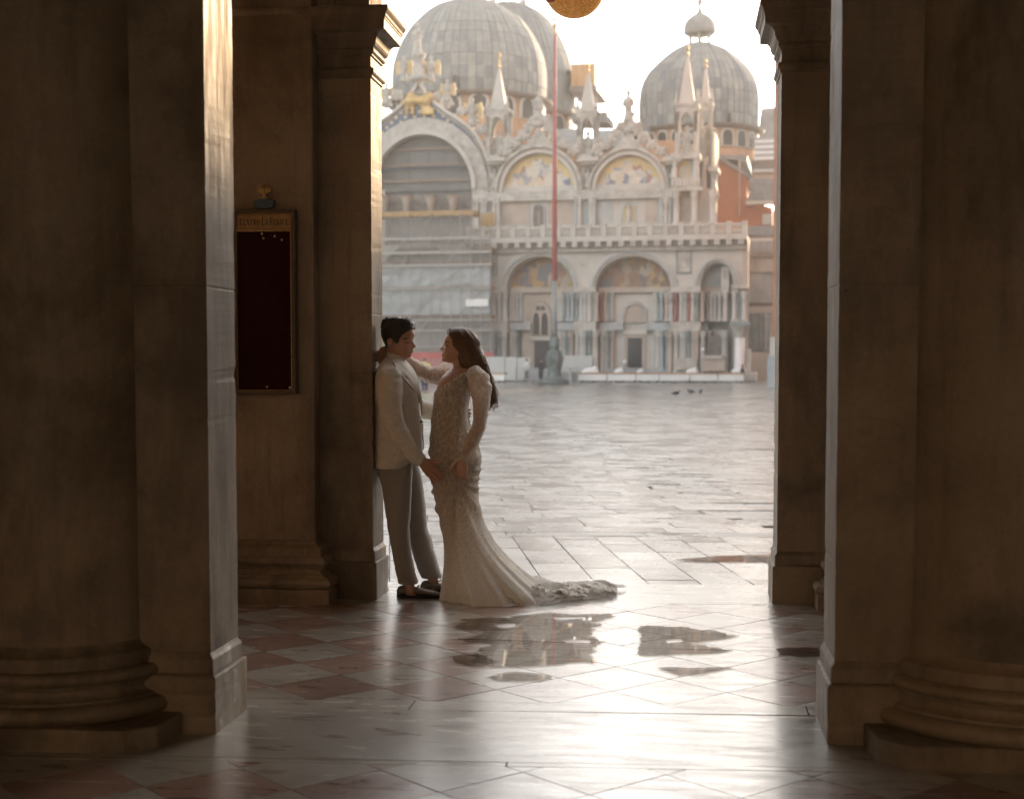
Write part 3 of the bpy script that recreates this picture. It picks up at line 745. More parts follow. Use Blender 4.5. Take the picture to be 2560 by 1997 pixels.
# wall strips behind the columns, below the springing
for a, b in ((1205, 1268), (1432, 1490), (1676, 1752), (1832, 1866)):
    bb('pier_wall', M['grey_marble'] if a < 1700 else M['stone'], (a, 731), (b, 955), .9, 2.2)
for a, b in ((1205, 1267), (1433, 1489), (1676, 1752)): bb('string_course', M['stone2'], (a, 805), (b, 827), -.15, 1.6)
for a, b in ((1267, 1326), (1378, 1433), (1489, 1558), (1614, 1676), (1752, 1770)): bb('portal_course', M['grey_marble'], (a, 807), (b, 825), .95, 1.7)
# mid columns: (px, material, w)
UC = [(1234,'stone',.1),(1247,'stone',.1),(1255,'green_marble',.2),(1262,'stone',.2),(1276,'grey_marble',1.2),(1284,'pink_stone',1.3),(1293,'grey_marble',1.4),(1303,'grey_marble',1.5),(1396,'stone',1.5),(1404,'stone',1.4),
      (1411,'green_marble',1.3),(1421,'grey_marble',1.2),(1432,'grey_marble',.9),(1443,'green_marble',.2),(1453,'stone',.1),(1463,'grey_marble',.1),(1474,'stone',.1),(1483,'green_marble',.2),(1491,'pink_stone',.2),(1504,'red_porphyry',.9),(1513,'pink_stone',1.1),(1522,'green_marble',1.2),(1529,'stone',1.3),
      (1641,'stone',1.3),(1648,'green_marble',1.2),(1655,'grey_marble',1.1),(1667,'pink_stone',.3),(1678,'grey_marble',.2),(1690,'red_porphyry',.1),(1703,'stone',.1),(1713,'grey_marble',.1),(1722,'red_porphyry',.1),(1732,'stone',.1),(1742,'green_marble',.2),(1756,'pink_stone',.3),(1769,'green_marble',.9),(1777,'stone',1.1),(1788,'grey_marble',1.2),(1800,'stone',.9),(1814,'stone',.4),(1836,'stone',.0),(1851,'green_marble',.1),(1861,'stone',.0)]
def col_mesh(key, mat, h, r):
    b = MB(); b.lathe([(r*1.45,0),(r*1.45,.12),(r*1.2,.2),(r*1.3,.28),(r,.36),(r*.97,h*.5),(r*.9,h-.55),(r*1.05,h-.52),(r*1.0,h-.46),(r*1.25,h-.25),(r*1.5,h-.08),(r*1.6,h)], 12)
    me = b.build('column_', mat, smooth=True); d = me.data; bpy.data.objects.remove(me); return d
CM = {}
def column(px, mk, w, py0, py1, r):
    u, v1 = Q(px, py0, w); _, v0 = Q(px, py1, w); h = v1-v0
    key = (mk, round(h, 1), r)
    if key not in CM: CM[key] = col_mesh(key, M[mk], h, r)
    return link('column', CM[key], bas, (u, w, v0))
for i, (px, mk, w) in enumerate(UC):
    column(px, mk, w, 731, 805, .17 if (i*7) % 3 else .20)
for i, (px, mk, w) in enumerate(UC):
    if px in (1303, 1396) or px > 1820: continue
    mk2 = ('stone','grey_marble','pink_stone','stone','green_marble')[(i*3+1) % 5]
    column(px + (-2, 1, 2)[i % 3], mk2, w, 827, 938, .20 if (i*5) % 3 else .24)
# door bay of the left visible portal
bb('door_bay', M['pink_stone'], (1306, 735), (1396, 955), 1.6, 2.2)
def pointed(px, base, top, hw, w, k=.55):
    u, v0 = Q(px, base, w); _, v1 = Q(px, top, w); r = (Qu(px+hw, w)-Qu(px-hw, w))/2; vs = v0+(v1-v0)*k
    L_ = [(u-r, v0)] + [(u-r*math.cos(t*math.pi/2*.98), vs+(v1-vs)*math.sin(t*math.pi/2)) for t in [i/8 for i in range(9)]]
    return L_ + [(2*u-a, b) for a, b in reversed(L_[:-1])]
win = MB().plate(pointed(1352, 839, 755, 26, 1.5), [pointed(1341, 838, 782, 8, 1.5, .6), pointed(1362, 838, 782, 8, 1.5, .6), arch_loop(1346, 770, 5, 5, 776, 1.5, 8), arch_loop(1358, 770, 5, 5, 776, 1.5, 8)], 1.42, 1.6).build('window_tracery', M['pink_stone'], bas)
MB().plate(pointed(1352, 840, 754, 27, 1.5), [], 1.56, 1.62).build('window_glass', M['dark_open'], bas)
bb('lintel', M['stone'], (1326, 841), (1380, 851), 1.3, 1.7)
bb('door', M['dark_open'], (1336, 852), (1376, 955), 1.5, 1.7)
bb('niche_wall', M['stone'], (1534, 735), (1640, 955), 1.6, 2.2)
MB().plate(pointed(1586, 808, 753, 30, 1.55, .35), [pointed(1586, 808, 762, 25, 1.55, .35)], 1.40, 1.62).build('ogee_moulding', M['stone2'], bas)
MB().plate(pointed(1586, 807, 763, 24, 1.55, .35), [], 1.55, 1.61).build('relief_panel', M['pink_stone'], bas)
bb('lintel', M['stone'], (1556, 824), (1618, 836), 1.35, 1.7)
bb('door_frame', M['pink_stone'], (1561, 836), (1613, 920), 1.45, 1.7)
bb('door', M['dark_open'], (1569, 845), (1604, 918), 1.38, 1.5)
# framed panel and corner pilaster
bb('wall_panel', M['stone2'], (1695, 628), (1724, 680), -.06, .02)
for a in (((1690,623),(1729,627)), ((1690,681),(1729,685)), ((1690,627),(1694,681)), ((1725,627),(1729,681))): bb('panel_frame', M['green_marble'], a[0], a[1], -.1, .02)
bb('wall_panel', M['stone2'], (1450, 655), (1466, 668), -.06, .02)
for a in (((1240,635),(1243,690)), ((1231,635),(1234,690)), ((1234,635),(1240,638)), ((1234,687),(1240,690))): bb('panel_frame', M['green_marble'], a[0], a[1], -.08, .02)
bb('corner_pilaster', M['pink_stone'], (1857, 612), (1869, 714), -.12, .02)
bb('corner_capital', M['stone2'], (1828, 712), (1868, 722), -.35, .3)
# right-hand aedicule inside the small arch
bb('aedicule', M['stone'], (1803, 668), (1822, 731), .6, 1.0); bb('aedicule_panel', M['pink_stone'], (1808, 676), (1815, 697), .5, .61)
bb('lattice_screen', M['dark_band'], (1770, 838), (1812, 900), .7, .8)
bb('low_wall', M['pink_stone'], (1752, 895), (1812, 928), -.6, .4); bb('low_ledge', M['stone'], (1758, 889), (1806, 896), -.8, .5)
bb('lattice_screen', M['stone2'], (1688, 895), (1742, 925), -.4, .3)
# ---- balcony
Y0 = -.9
def bal_py(px, base=573): return base - (px-1240)*.0245
slab = MB()
uL, uR = Qu(1165, Y0, 600), Qu(1868, Y0, 590)
MB().box(Qu(880, Y0, 600), uL, 0.02, 4.0, Qv(612), Qv(604)).build('terrace', M['stone'], bas)
vf = (Q(1240, 600, Y0)[1] + Q(1860, 587, Y0)[1])/2
MB().box(uL, uR, Y0, 4.0, vf-.28, vf).build('balcony_floor', M['stone'], bas, )
MB().box(uL, uR, Y0+.25, .02, vf-.72, vf-.285).build('cornice_frieze', M['dark_band'], bas)
MB().box(uL, uR, Y0+.45, .03, vf-1.02, vf-.72).build('cornice', M['stone2'], bas)
n = 24; cm = MB().box(-.21, .21, -.42, .1, -.42, 0); md = cm.build('bracket_', M['stone2']); bd_ = md.data; bpy.data.objects.remove(md)
for i in range(n): link('bracket', bd_, bas, (uL + (i+.5)*(uR-uL)/n, Y0+.4, vf-.285))
hb = (Q(1240, 569, Y0)[1] - vf)
MB().box(uL, uR, Y0+.03, Y0+.33, vf+hb-.17, vf+hb).build('handrail', M['stone'], bas)
MB().box(uL, uR, Y0+.03, Y0+.33, vf, vf+.12).build('balustrade_base', M['stone'], bas)
pm_ = MB().box(-.17, .17, -.04, .36, .12, hb-.17).box(-.2, .2, -.07, .39, hb, hb+.12); t_o = pm_.build('p_', M['stone']); pdat = t_o.data; bpy.data.objects.remove(t_o)
npst = 19
bal = MB()
for i in range(npst):
    uu = uL + .2 + i*(uR-uL-.4)/(npst-1); link('balustrade_post', pdat, bas, (uu, Y0, vf))
    if i < npst-1:
        du = (uR-uL-.4)/(npst-1)
        for j in range(1, 6): bal.lathe([(.06,.12),(.10,.3),(.05,.55),(.09,.75),(.06,hb-.17)], 6, (uu+du*j/6, Y0+.18, vf))
tag(bal.build('balusters', M['stone'], bas, smooth=True), kind='stuff')
# ---- upper storey
W1 = 3.2
bb('central_wall', M['dark_band'], (900, 330), (1182, 660), W1+1.3, W1+1.6)
bb('upper_wall', M['stone'], (1180, 470), (1690, 600), W1, W1+1.5)
for a, b in (((1257,497),(1325,560)), ((1370,497),(1445,560)), ((1498,500),(1532,558))): bb('marble_panel', M['pink_stone'] if a[0] < 1400 else M['grey_marble'], a, b, W1-.05, W1+.02)
bb('marble_panel', M['pink_stone'], (1613, 499), (1641, 555), W1-.06, W1+.02); bb('marble_panel', M['stone'], (1612, 487), (1643, 494), W1-.1, W1+.02)
MB().plate(arch_loop(1347, 526, 17, 17, 568, W1), [arch_loop(1347, 526, 12.5, 12.5, 568, W1)], W1-.15, W1+.02).build('window_frame', M['grey_marble'], bas)
MB().plate(arch_loop(1347, 526, 12.5, 12.5, 568, W1), [], W1-.03, W1+.03).build('window_pane', M['dark_band'], bas)
bb('window_mullion', M['pink_stone'], (1346, 530), (1348.5, 568), W1-.1, W1-.02)
MB().plate(arch_loop(1572, 526, 19, 18, 560, W1), [arch_loop(1572, 526, 14, 13, 560, W1)], W1-.14, W1+.02).build('niche_frame', M['grey_marble'], bas)
MB().plate(arch_loop(1572, 526, 14, 13, 560, W1), [], W1-.03, W1+.03).build('niche_mosaic', M['mos_gold'], bas)
u_, v_ = Q(1572, 558, W1)
MB().lathe([(.28,0),(.30,.1),(.22,.5),(.24,1.0),(.16,1.2),(.1,1.26),(.14,1.4),(.1,1.55)], 12, (u_, W1-.15, v_)).build('niche_figure', M['stone2'], bas, smooth=True)
bb('sill', M['stone'], (1553, 556), (1592, 562), W1-.4, W1)
# pilasters and columns between
for px, mk in ((1193,'stone'),(1206,'stone'),(1214,'grey_marble'),(1236,'stone'),(1246,'stone'),(1440,'grey_marble'),(1449,'stone'),(1478,'stone'),(1486,'grey_marble'),(1655,'grey_marble'),(1665,'stone'),(1676,'grey_marble')):
    column(px, mk, W1-.35, 494, 572, .17)
MB().plate(arch_loop(1463, 500, 11, 8, 572, W1), [], W1-.05, W1+.02).build('wall_niche', M['grey_marble'], bas)
arch_band('niche_arch', M['stone2'], 1463, 500, 11, 8, 15, 13, W1, W1-.3, W1)
bb('timber_board', M['gilt'], (1202, 533), (1236, 566), W1-1.6, W1-1.5)
bb('string_course', M['stone2'], (1180, 483), (1690, 494), W1-.5, W1+.02)
def ogee(pts_r, px, w): # pts_r: right half from spring to apex; mirrored about px
    R2 = Qp(pts_r, w); uc = Q(px, 400, w)[0]
    return R2 + [(2*uc-a, b) for a, b in reversed(R2[:-1])]
crk = MB()
for k in range(7):
    a = R_(-20 + 37*k); rr = .34 if k % 2 else .48
    crk.ball((rr*math.cos(a)*.75, random.uniform(-.1,.1), rr*math.sin(a)*.75+.15), (.2, .14, .22), 7, 5)
crk.ball((0,0,.1), (.3,.16,.4), 8, 5)
t_o = crk.build('c_', M['stone2'], smooth=True); crd = t_o.data; bpy.data.objects.remove(t_o)
def crockets(pts, w, parent, size=1.0):
    for i, (x, y) in enumerate(pts):
        u, v = Q(x, y, w); nx, ny = pts[min(i+1, len(pts)-1)], pts[max(i-1, 0)]
        a = math.atan2(-(nx[1]-ny[1]), nx[0]-ny[0])
        link('leaf_crocket', crd, parent, (u, w+.1, v), (0, random.uniform(-.5,.5), 0), (size*random.uniform(.85,1.15),)*3)
st = MB(); st.lathe([(.42,0),(.46,.1),(.34,.5),(.30,1.2),(.36,1.6),(.33,1.85),(.14,2.0),(.12,2.08),(.19,2.2),(.2,2.32),(.12,2.48),(.03,2.52)], 12)
for s_ in (-1,1): st.capsule([(s_*.32,0,1.75),(s_*.42,-.1,1.35),(s_*.15,-.3,1.15)], [.12,.1,.08], 7)
t_o = st.build('s_', M['stone2'], smooth=True); std = t_o.data; bpy.data.objects.remove(t_o)
wg = MB()
for s_ in (-1,1): wg.add([(s_*.15,.2,1.8),(s_*.75,.35,2.15),(s_*.95,.4,1.5),(s_*.8,.4,.7),(s_*.3,.25,.9),(s_*.15,.12,1.8),(s_*.75,.27,2.15),(s_*.95,.32,1.5),(s_*.8,.32,.7),(s_*.3,.17,.9)], [(0,1,2,3,4),(9,8,7,6,5),(0,5,6,1),(1,6,7,2),(2,7,8,3),(3,8,9,4),(4,9,5,0)])
t_o = wg.build('w_', M['mos_gold']); wgd = t_o.data; bpy.data.objects.remove(t_o)
def statue(px, py_base, py_top, w, wings=False, rz=0.0):
    u, v0 = Q(px, py_base, w); _, v1 = Q(px, py_top, w); s_ = (v1-v0)/2.52
    o = link('statue', std, bas, (u, w, v0), (0,0,rz), (s_,)*3)
    if wings: link('wing', wgd, o)
    return o
for gi, (px, sp, ri, ro, apex, pr) in enumerate((
    (1347, 480, 90, 110, (1346,311), [(1458,478),(1455,445),(1442,415),(1420,390),(1395,372),(1372,352),(1357,333),(1349,318),(1346,306)]),
    (1572, 476, 83, 102, (1574,326), [(1675,474),(1672,445),(1660,415),(1640,392),(1617,376),(1596,360),(1583,343),(1576,330),(1573,318)]))):
    g = MB()
    og = ogee(pr, px, W1); hole = arch_loop(px, sp, ri, ri*1.04, sp, W1, 28)
    h_lo = og[0][1]
    # outline up the ogee, back along the inner arch
    g.plate(og + list(reversed([p_ for p_ in hole[1:-1]])), [], W1, W1+.5)
    gb = g.build('gable', M['stone2'], bas)
    arch_band('archivolt', M['stone'], px, sp, ri, ri*1.04, ri+7, ri*1.04+7, W1, W1-.35, W1+.01, gb)
    arch_band('archivolt', M['pink_stone'], px, sp, ri+7, ri*1.04+7, ri+13, ri*1.04+13, W1, W1-.2, W1+.01, gb)
    arch_band('archivolt', M['stone2'], px, sp, ri+13, ri*1.04+13, ro, ri*1.04+ro-ri, W1, W1-.45, W1+.01, gb)
    MB().plate(arch_loop(px, sp, ri, ri*1.04, sp, W1, 28), [], W1+.35, W1+.45).build('mosaic_ground', M['mos_gold'], gb)
    # figures of the scene: flat mosaic, standing a few millimetres proud of its gold ground
    sc2 = [(-.90,0),(-.90,.22),(-.80,.34),(-.72,.54),(-.56,.50),(-.46,.72),(-.26,.66),(-.18,.88),(.08,.90),(.16,.70),(.34,.76),(.44,.54),(.60,.60),(.68,.40),(.84,.36),(.90,0)]
    uc, vc = Q(px, sp, W1); k = (Qu(px+ri, W1)-Qu(px, W1))
    MB().plate([(uc+a*k, vc+b*k+.02) for a, b in sc2], [], W1+.33, W1+.36).build('mosaic_scene', M['mos_up'], gb)
    cr = [(x+13, y-8) for x, y in pr[2:-1]]; cr2 = [(2*px-x, y) for x, y in cr]
    crockets(cr, W1, gb, 1.0); crockets(cr2, W1, gb, 1.0)
    a0 = Q(apex[0], apex[1], W1)
    MB().lathe([(.42,-.2),(.5,.1),(.3,.3),(.34,.9),(.24,1.0),(.4,1.2),(.4,1.4),(.2,1.5)], 10, (a0[0], W1+.25, a0[1])).build('finial_pedestal', M['stone2'], gb, smooth=True)
statue(1344, 300, 229, W1+.25); statue(1571, 306, 226, W1+.25)
# spandrel niches under the kiosks
for px in (1236, 1470, 1680):
    bb('spandrel', M['stone2'], (px-17, 405), (px+15, 478), W1+.02, W1+1.2)
    MB().plate(arch_loop(px, 425, 8, 8, 472, W1), [], W1-.03, W1+.03).build('niche', M['dark_band'], bas)
    statue(px, 470, 421, W1-.15)
    bb('shelf', M['stone'], (px-24 if px > 1250 else px-20, 394), (px+24, 403), W1-.9, W1+1.2); bb('shelf', M['stone2'], (px-20, 403), (px+20, 411), W1-.6, W1+1.2)
def kiosk(px, hw, py_b, py_t, apex, fin, w, parent=None):
    k = MB(); u, v0 = Q(px, py_b, w); _, v1 = Q(px, py_t, w); r = (Qu(px+hw, w)-Qu(px-hw, w))/2
    t = bas
    mbx = MB()
    for sx in (-1,1):
        for sy in (-1,1):
            mbx.box(u+sx*(r-.16)-.16, u+sx*(r-.16)+.16, w+r+sy*(r-.16)-.16, w+r+sy*(r-.16)+.16, v0, v1-.4)
    hgt = v1-v0
    lp = [(u-r+.3, v0+hgt*.45)] + [(u-(r-.3)*math.cos(i/8*math.pi/2), v0+hgt*.45+hgt*.42*math.sin(i/8*math.pi/2)) for i in range(9)]
    lp += [(2*u-a, b) for a, b in reversed(lp[:-1])]
    for yy in (w, w+2*r-.2): mbx.plate([(u-r, v0+hgt*.45), (u-r+.3, v0+hgt*.45)] + lp[1:-1] + [(u+r-.3, v0+hgt*.45), (u+r, v0+hgt*.45), (u+r, v1), (u-r, v1)], [], yy, yy+.2)
    mbx.box(u-r-.08, u+r+.08, w-.08, w+2*r+.08, v1, v1+.2)
    kb = mbx.build('kiosk', M['stone2'], t)
    _, va = Q(*apex, w); 
    MB().rings([[(u-r*.72, w+r*.28, v1+.2),(u+r*.72, w+r*.28, v1+.2),(u+r*.72, w+r*1.72, v1+.2),(u-r*.72, w+r*1.72, v1+.2)], [(u-.07,w+r-.07,va),(u+.07,w+r-.07,va),(u+.07,w+r+.07,va),(u-.07,w+r+.07,va)]]).build('spire', M['stone'], kb)
    _, vf_ = Q(px, fin, w)
    MB().lathe([(.07,0),(.16,.2),(.06,.35),(.05,vf_-va-.5),(.14,vf_-va-.35),(.02,vf_-va)], 8, (u, w+r, va-.05)).build('finial', M['bas_gold'], kb, smooth=True)
    for sx in (-1,1): MB().lathe([(.16,0),(.2,.15),(.1,.5),(.02,1.1)], 8, (u+sx*r*.92, w+.15, v1+.2)).build('pinnacle', M['stone2'], kb, smooth=True)
    s_ = hgt*.62/2.52
    link('figure', std, kb, (u, w+r, v0), None, (s_,)*3)
kiosk(1242, 27, 393, 277, (1242,167), 122, W1+.3)
kiosk(1466, 25, 394, 281, (1467,178), 148, W1+.3)
kiosk(1715, 28, 384, 266, (1720,136), 104, W1-.6)
kiosk(1762, 17, 392, 262, (1764,168), 140, W1+6)
# right corner tower under its kiosk
bb('tower_stage', M['stone'], (1684, 392), (1745, 470), W1+.1, W1+4.0); bb('tower_cornice', M['stone2'], (1678, 384), (1750, 396), W1-1.0, W1+4.2)
bb('tower_painting', M['mos_gold'], (1696, 400), (1722, 446), W1-.02, W1+.12); bb('painted_figure', M['grey_marble'], (1704, 415), (1715, 446), W1-.06, W1+.0)
bb('tower_balcony', M['stone'], (1680, 447), (1750, 451), W1-1.0, W1+.1); bb('tower_balcony', M['stone2'], (1680, 467), (1752, 476), W1-1.0, W1+4.0)
for x in range(1683, 1750, 9): column(x, 'stone', W1-.9, 451, 467, .10)
for x in (1687, 1741): column(x, 'stone', W1-.6, 397, 447, .2)
bb('tower_base', M['pink_stone'], (1684, 476), (1786, 590), W1+.4, W1+4)
for x in (1691, 1736, 1783): column(x, 'stone', W1-.6, 477, 565, .25)
bb('tower_side', M['stone2'], (1746, 330), (1786, 480), W1+3.2, W1+8); bb('tower_side_niche', M['dark_band'], (1765, 425), (1776, 470), W1+3.1, W1+3.3)
MB().plate(arch_loop(1770, 335, 14, 20, 470, W1+3), [arch_loop(1770, 340, 9, 14, 470, W1+3)], W1+2.6, W1+3.1).build('side_arch', M['stone2'], bas)
column(1784, 'grey_marble', W1+1.5, 425, 480, .25); column(1760, 'stone', W1+1.5, 395, 476, .22)
bb('side_bracket', M['stone'], (1766, 476), (1792, 484), W1+1, W1+4); bb('side_ledge', M['stone'], (1770, 418), (1795, 427), W1+1, W1+4)
# ---- great central arch with the starred gable
W2 = W1 - .2
gp = [(1222,470),(1222,440),(1216,405),(1205,370),(1190,342),(1170,318),(1140,296),(1108,276),(1082,256),(1062,234),(1050,215),(1043,196)]
og = ogee(gp, 1043, W2)
hole = arch_loop(1056, 480, 163, 163, 480, W2, 36)
ga = arch_loop(1056, 475, 150, 158, 478, W2, 36)[1:-1]
MB().plate(og + list(reversed(ga)), [], W2+.62, W2+.9).build('gable_back', M['stone2'], bas)
inner = [(x-11, y+6) if i < 9 else (x-6, y+10) for i, (x, y) in enumerate(gp)]
blue = ogee(inner[2:], 1043, W2)
ga2 = [p_ for p_ in arch_loop(1056, 475, 152, 160, 478, W2, 36)[1:-1] if p_[1] > blue[0][1]-.3]
bl = MB().plate(blue + list(reversed(ga2)), [], W2+.45, W2+.61).build('starred_gable', M['stars'], bas)
arch_band('great_archivolt', M['stone2'], 1056, 475, 132, 140, 162, 172, W2, W2+.05, W2+.62)
arch_band('great_archivolt', M['stone'], 1056, 475, 124, 131, 134, 142, W2, W2-.35, W2+.62)
for a in (0, 1): pass
bb('arch_return', M['stone2'], (1184, 474), (1220, 488), W2-.3, W2+1.2)
rim = MB()
R2 = Qp(gp, W2); uc = Q(1043, 400, W2)[0]
for sgn in (1, -1):
    pts = [(uc+sgn*(a-uc), W2+.45, b) for a, b in R2]; rim.tube(pts, .16, 8)
rim.build('gable_moulding', M['stone'], bas, smooth=True)
m_net = pm('grey_net', (.15,.15,.145), (.19,.19,.183), .6, .8, bmp=.1, bscale=8); M['net_op'] = m_net
MB().plate(arch_loop(1056, 475, 140, 148, 540, W2), [], W2+1.0, W2+1.1).build('protective_net', M['net_op'], bas)
M['rust'] = pm('rusty_tube', (.30,.15,.08), (.36,.20,.11), 2, .6, bmp=0)
M['rust2'] = pm('faded_rusty_tube', (.20,.15,.12), (.25,.19,.15), 2, .6, bmp=0)
for x in (983, 1022, 1070, 1108, 1147): bb('net_pole', M['rust2'], (x, 372), (x+.8, 490), W2+.85, W2+.9)
for y in (372, 412, 452): bb('net_pole', M['rust2'], (953, y), (1172, y+.7), W2+.80, W2+.845)
# gilded lion in the gable
lion = MB(); lu, lv = Q(1045, 288, W2); S = .115
def lp_(x, z): return (lu+(x-1045)*.0345, W2+.25, lv+(288-z)*.0345)
lion.capsule([lp_(1022,254), lp_(1040,252), lp_(1062,254)], [.42,.40,.46], 12)
for a, b in ((1018,1015),(1028,1030),(1056,1054),(1066,1072)): lion.capsule([lp_(a,262), lp_(b,275), lp_(b+1,286)], [.22,.15,.13], 8)
lion.ball(lp_(1070,246), (.42,.3,.44)); lion.ball(lp_(1077,248), (.2,.2,.18)); lion.capsule([lp_(1012,256), lp_(1004,264), lp_(1001,250)], [.1,.08,.07], 8)
for k in range(5): lion.capsule([lp_(1046,250), lp_(1032-k*2,240-k*2), lp_(1016-k*2,238+k*5)], [.16,.14,.05], 8)
lion.box(lp_(1072,280)[0]-.35, lp_(1072,280)[0]+.4, W2+.1, W2+.3, lp_(0,288)[2], lp_(0,272)[2])
voxel(lion.build('gilded_lion', M['bas_gold'], bas), .09, 2)
# crest of angels, pedestal and saint
for (x, b, t) in ((1077,205,140),(1118,255,198),(1180,318,244),(1009,205,140),(966,262,208)): statue(x, b, t, W2+.9, True)
statue(1043, 135, 58, W2+.5)
a0 = Q(1043, 200, W2); a1 = Q(1043, 132, W2)
MB().lathe([(.75,0),(.8,.3),(.5,.5),(.55,1.0),(.4,1.2),(.42,a1[1]-a0[1]-.4),(.6,a1[1]-a0[1]-.2),(.6,a1[1]-a0[1])], 12, (a0[0], W2+.5, a0[1])).build('saint_pedestal', M['stone2'], bas, smooth=True)
crockets([(x+13, y-12) for x, y in gp[3:-3]], W2+.75, bas, .95); crockets([(2086-x-13, y-12) for x, y in gp[5:-3]], W2+.75, bas, .95)
# bases of the arch: short columns and golden boards behind the scaffold
for x in (965, 1021, 1081, 1136):
    u, v = Q(x, 533, W2); MB().lathe([(.30,0),(.30,.7),(.36,.78),(.36,.86),(.55,1.3),(.62,1.34)], 14, (u, W2-.5, v)).build('stub_column', M['pink_stone'], bas, smooth=True)
bb('dark_loggia', M['dark_band'], (940, 490), (1184, 545), W2+.6, W2+.8)
# ---- domes
def dome(px, hw, prof, w, ncol, rows, indiv, name='dome'):
    k = (Qu(px+hw, w, 250)-Qu(px-hw, w, 250))/2; w0_ = w; w = w + k; u = Q(px, 250, w)[0]; k = (Qu(px+hw, w, 250)-Qu(px-hw, w, 250))/2
    P_ = [(a*k, Q(px, y, w)[1]) for a, y in prof]       # bottom to top
    v0 = P_[0][1]; cw = w
    d = MB().lathe([(r-.10, z-v0) for r, z in P_] + [(.05, P_[-1][1]-v0)], 48, (0,0,0)).build(name, M['lead_seam'], bas, smooth=True, loc=(u, cw, v0))
    # lead panels row by row
    tab = [(z-v0, r) for r, z in P_]; H = tab[-1][0]
    da = 2*math.pi/ncol; stuff = MB()
    # equal arc length rows
    ss_ = [0]; 
    fine = [(H*i/200, lerp_table(tab, H*i/200)[0]) for i in range(201)]
    for (z0_, r0_), (z1_, r1_) in zip(fine, fine[1:]): ss_.append(ss_[-1] + math.hypot(z1_-z0_, r1_-r0_))
    def at_s(s_):
        for i in range(200):
            if ss_[i+1] >= s_: return fine[i]
        return fine[-1]
    Lt = ss_[-1]*.985
    made = 0
    for ri in range(rows):
        zA, rA = at_s(Lt*ri/rows + .012); zB, rB = at_s(Lt*(ri+1)/rows - .012); zM, rM = at_s(Lt*(ri+.5)/rows)
        nc = ncol if rB > k*.45 else ncol//2
        dA = 2*math.pi/nc; g_ = .03/max(rA, .5)
        q = MB(); pts = []
        for (r, z) in ((rA, zA), (rM, zM), (rB, zB)):
            pts.append([((r+.02)*math.sin(t), -(r+.02)*math.cos(t), z) for t in (-dA/2+g_, 0, dA/2-g_)])
        q.rings(pts, False, False)
        inn = [[(x*.985, y*.985, z) for x, y, z in rr] for rr in pts]
        q.add([pts[0][0], pts[0][1], pts[0][2], inn[0][0], inn[0][1], inn[0][2]], [(0,3,4,1),(1,4,5,2)])
        q.add([pts[0][0], pts[1][0], pts[2][0], inn[0][0], inn[1][0], inn[2][0]], [(0,1,4,3),(1,2,5,4)])
        q.add([pts[0][2], pts[1][2], pts[2][2], inn[0][2], inn[1][2], inn[2][2]], [(0,3,4,1),(1,4,5,2)])
        t_o = q.build('lp', M['lead'], smooth=False); dat = t_o.data; bpy.data.objects.remove(t_o)
        for c_ in range(nc):
            t = (c_+.5*(nc == ncol))*dA
            if t > math.pi: t -= 2*math.pi
            if abs(t) > R_(100): continue
            if made < indiv and abs(t) < R_(78):
                made += 1; link('lead_panel', dat, d, None, (0,0,t))
            else:
                Rm = Matrix.Rotation(t, 3, 'Z'); stuff.add([Rm @ v_.co for v_ in dat.vertices], [tuple(p_.vertices) for p_ in dat.polygons])
    for c_ in range(ncol//4):
        t = (c_*4)*2*math.pi/ncol
        if t > math.pi: t -= 2*math.pi
        if abs(t) < R_(100): MB().tube([((at_s(Lt*i_/24)[1]+.03)*math.sin(t), -(at_s(Lt*i_/24)[1]+.03)*math.cos(t), at_s(Lt*i_/24)[0]) for i_ in range(25)], .075, 5).build('rib', M['lead'], d)
    if stuff.v: tag(stuff.build('lead_sheets', M['lead'], d, fix=False), kind='stuff')
    return d, u, cw, v0, k
PROF = [(.985,262),(1.0,235),(.998,200),(.985,170),(.95,144),(.90,120),(.84,98),(.74,68),(.62,45),(.48,26),(.33,13),(.20,6),(.17,4)]
dA_ = dome(1175, 187, PROF, 20, 60, 11, 150)
dB_ = dome(1270, 163, [(a, 12+(y-4)*1.10) for a, y in PROF], 36, 54, 11, 0)
dC_ = dome(1748, 149, [(.99,331),(1.0,290),(1.0,258),(.985,230),(.93,205),(.86,187),(.76,170),(.62,150),(.47,132),(.30,119),(.17,112),(.15,109)], 24, 56, 10, 140)
def drum(d, prof_py, px, w, brick, nwin, y0, y1, hwin):
    _, u, cw, v0, k = d
    ring = MB().lathe([(k*.96,-.45),(k*1.08,-.25),(k*1.10,-.05),(k*1.04,.02),(k*.9,.06)], 48).build('dome_cornice', M['dark_band'], d[0], smooth=False)
    vb = Q(px, y1, cw)[1]-v0
    dr = MB().lathe([(k*.98,vb-3),(k*.98,-.4)], 48).build('drum', brick, d[0], smooth=True)
    for i in range(nwin):
        t = R_(-80 + 160*i/(nwin-1)); hh = -vb-.4
        lo = arc_pts(0, vb+hh*.62, hwin, hwin, 0, math.pi, 10)
        sh = [(hwin, vb+.15)] + lo + [(-hwin, vb+.15)]; big = [(hwin*1.35, vb+.05)] + arc_pts(0, vb+hh*.62, hwin*1.35, hwin*1.35, 0, math.pi, 10) + [(-hwin*1.35, vb+.05)]
        f = MB().plate(big, [], -.12, .1).build('window_surround', M['stone'], d[0], loc=(k*.985*math.sin(t), -k*.985*math.cos(t), 0), rot=(0,0,t))
        MB().plate(sh, [], -.16, -.1).build('window_pane', M['dark_open'], d[0], loc=(k*.985*math.sin(t), -k*.985*math.cos(t), 0), rot=(0,0,t))
drum(dA_, None, 1175, 20, M['brick_drum'], 9, 262, 322, .75)
drum(dB_, None, 1270, 36, M['brick_drum'], 9, 305, 360, .75)
drum(dC_, None, 1748, 24, M['brick_drum'], 11, 334, 388, .48)
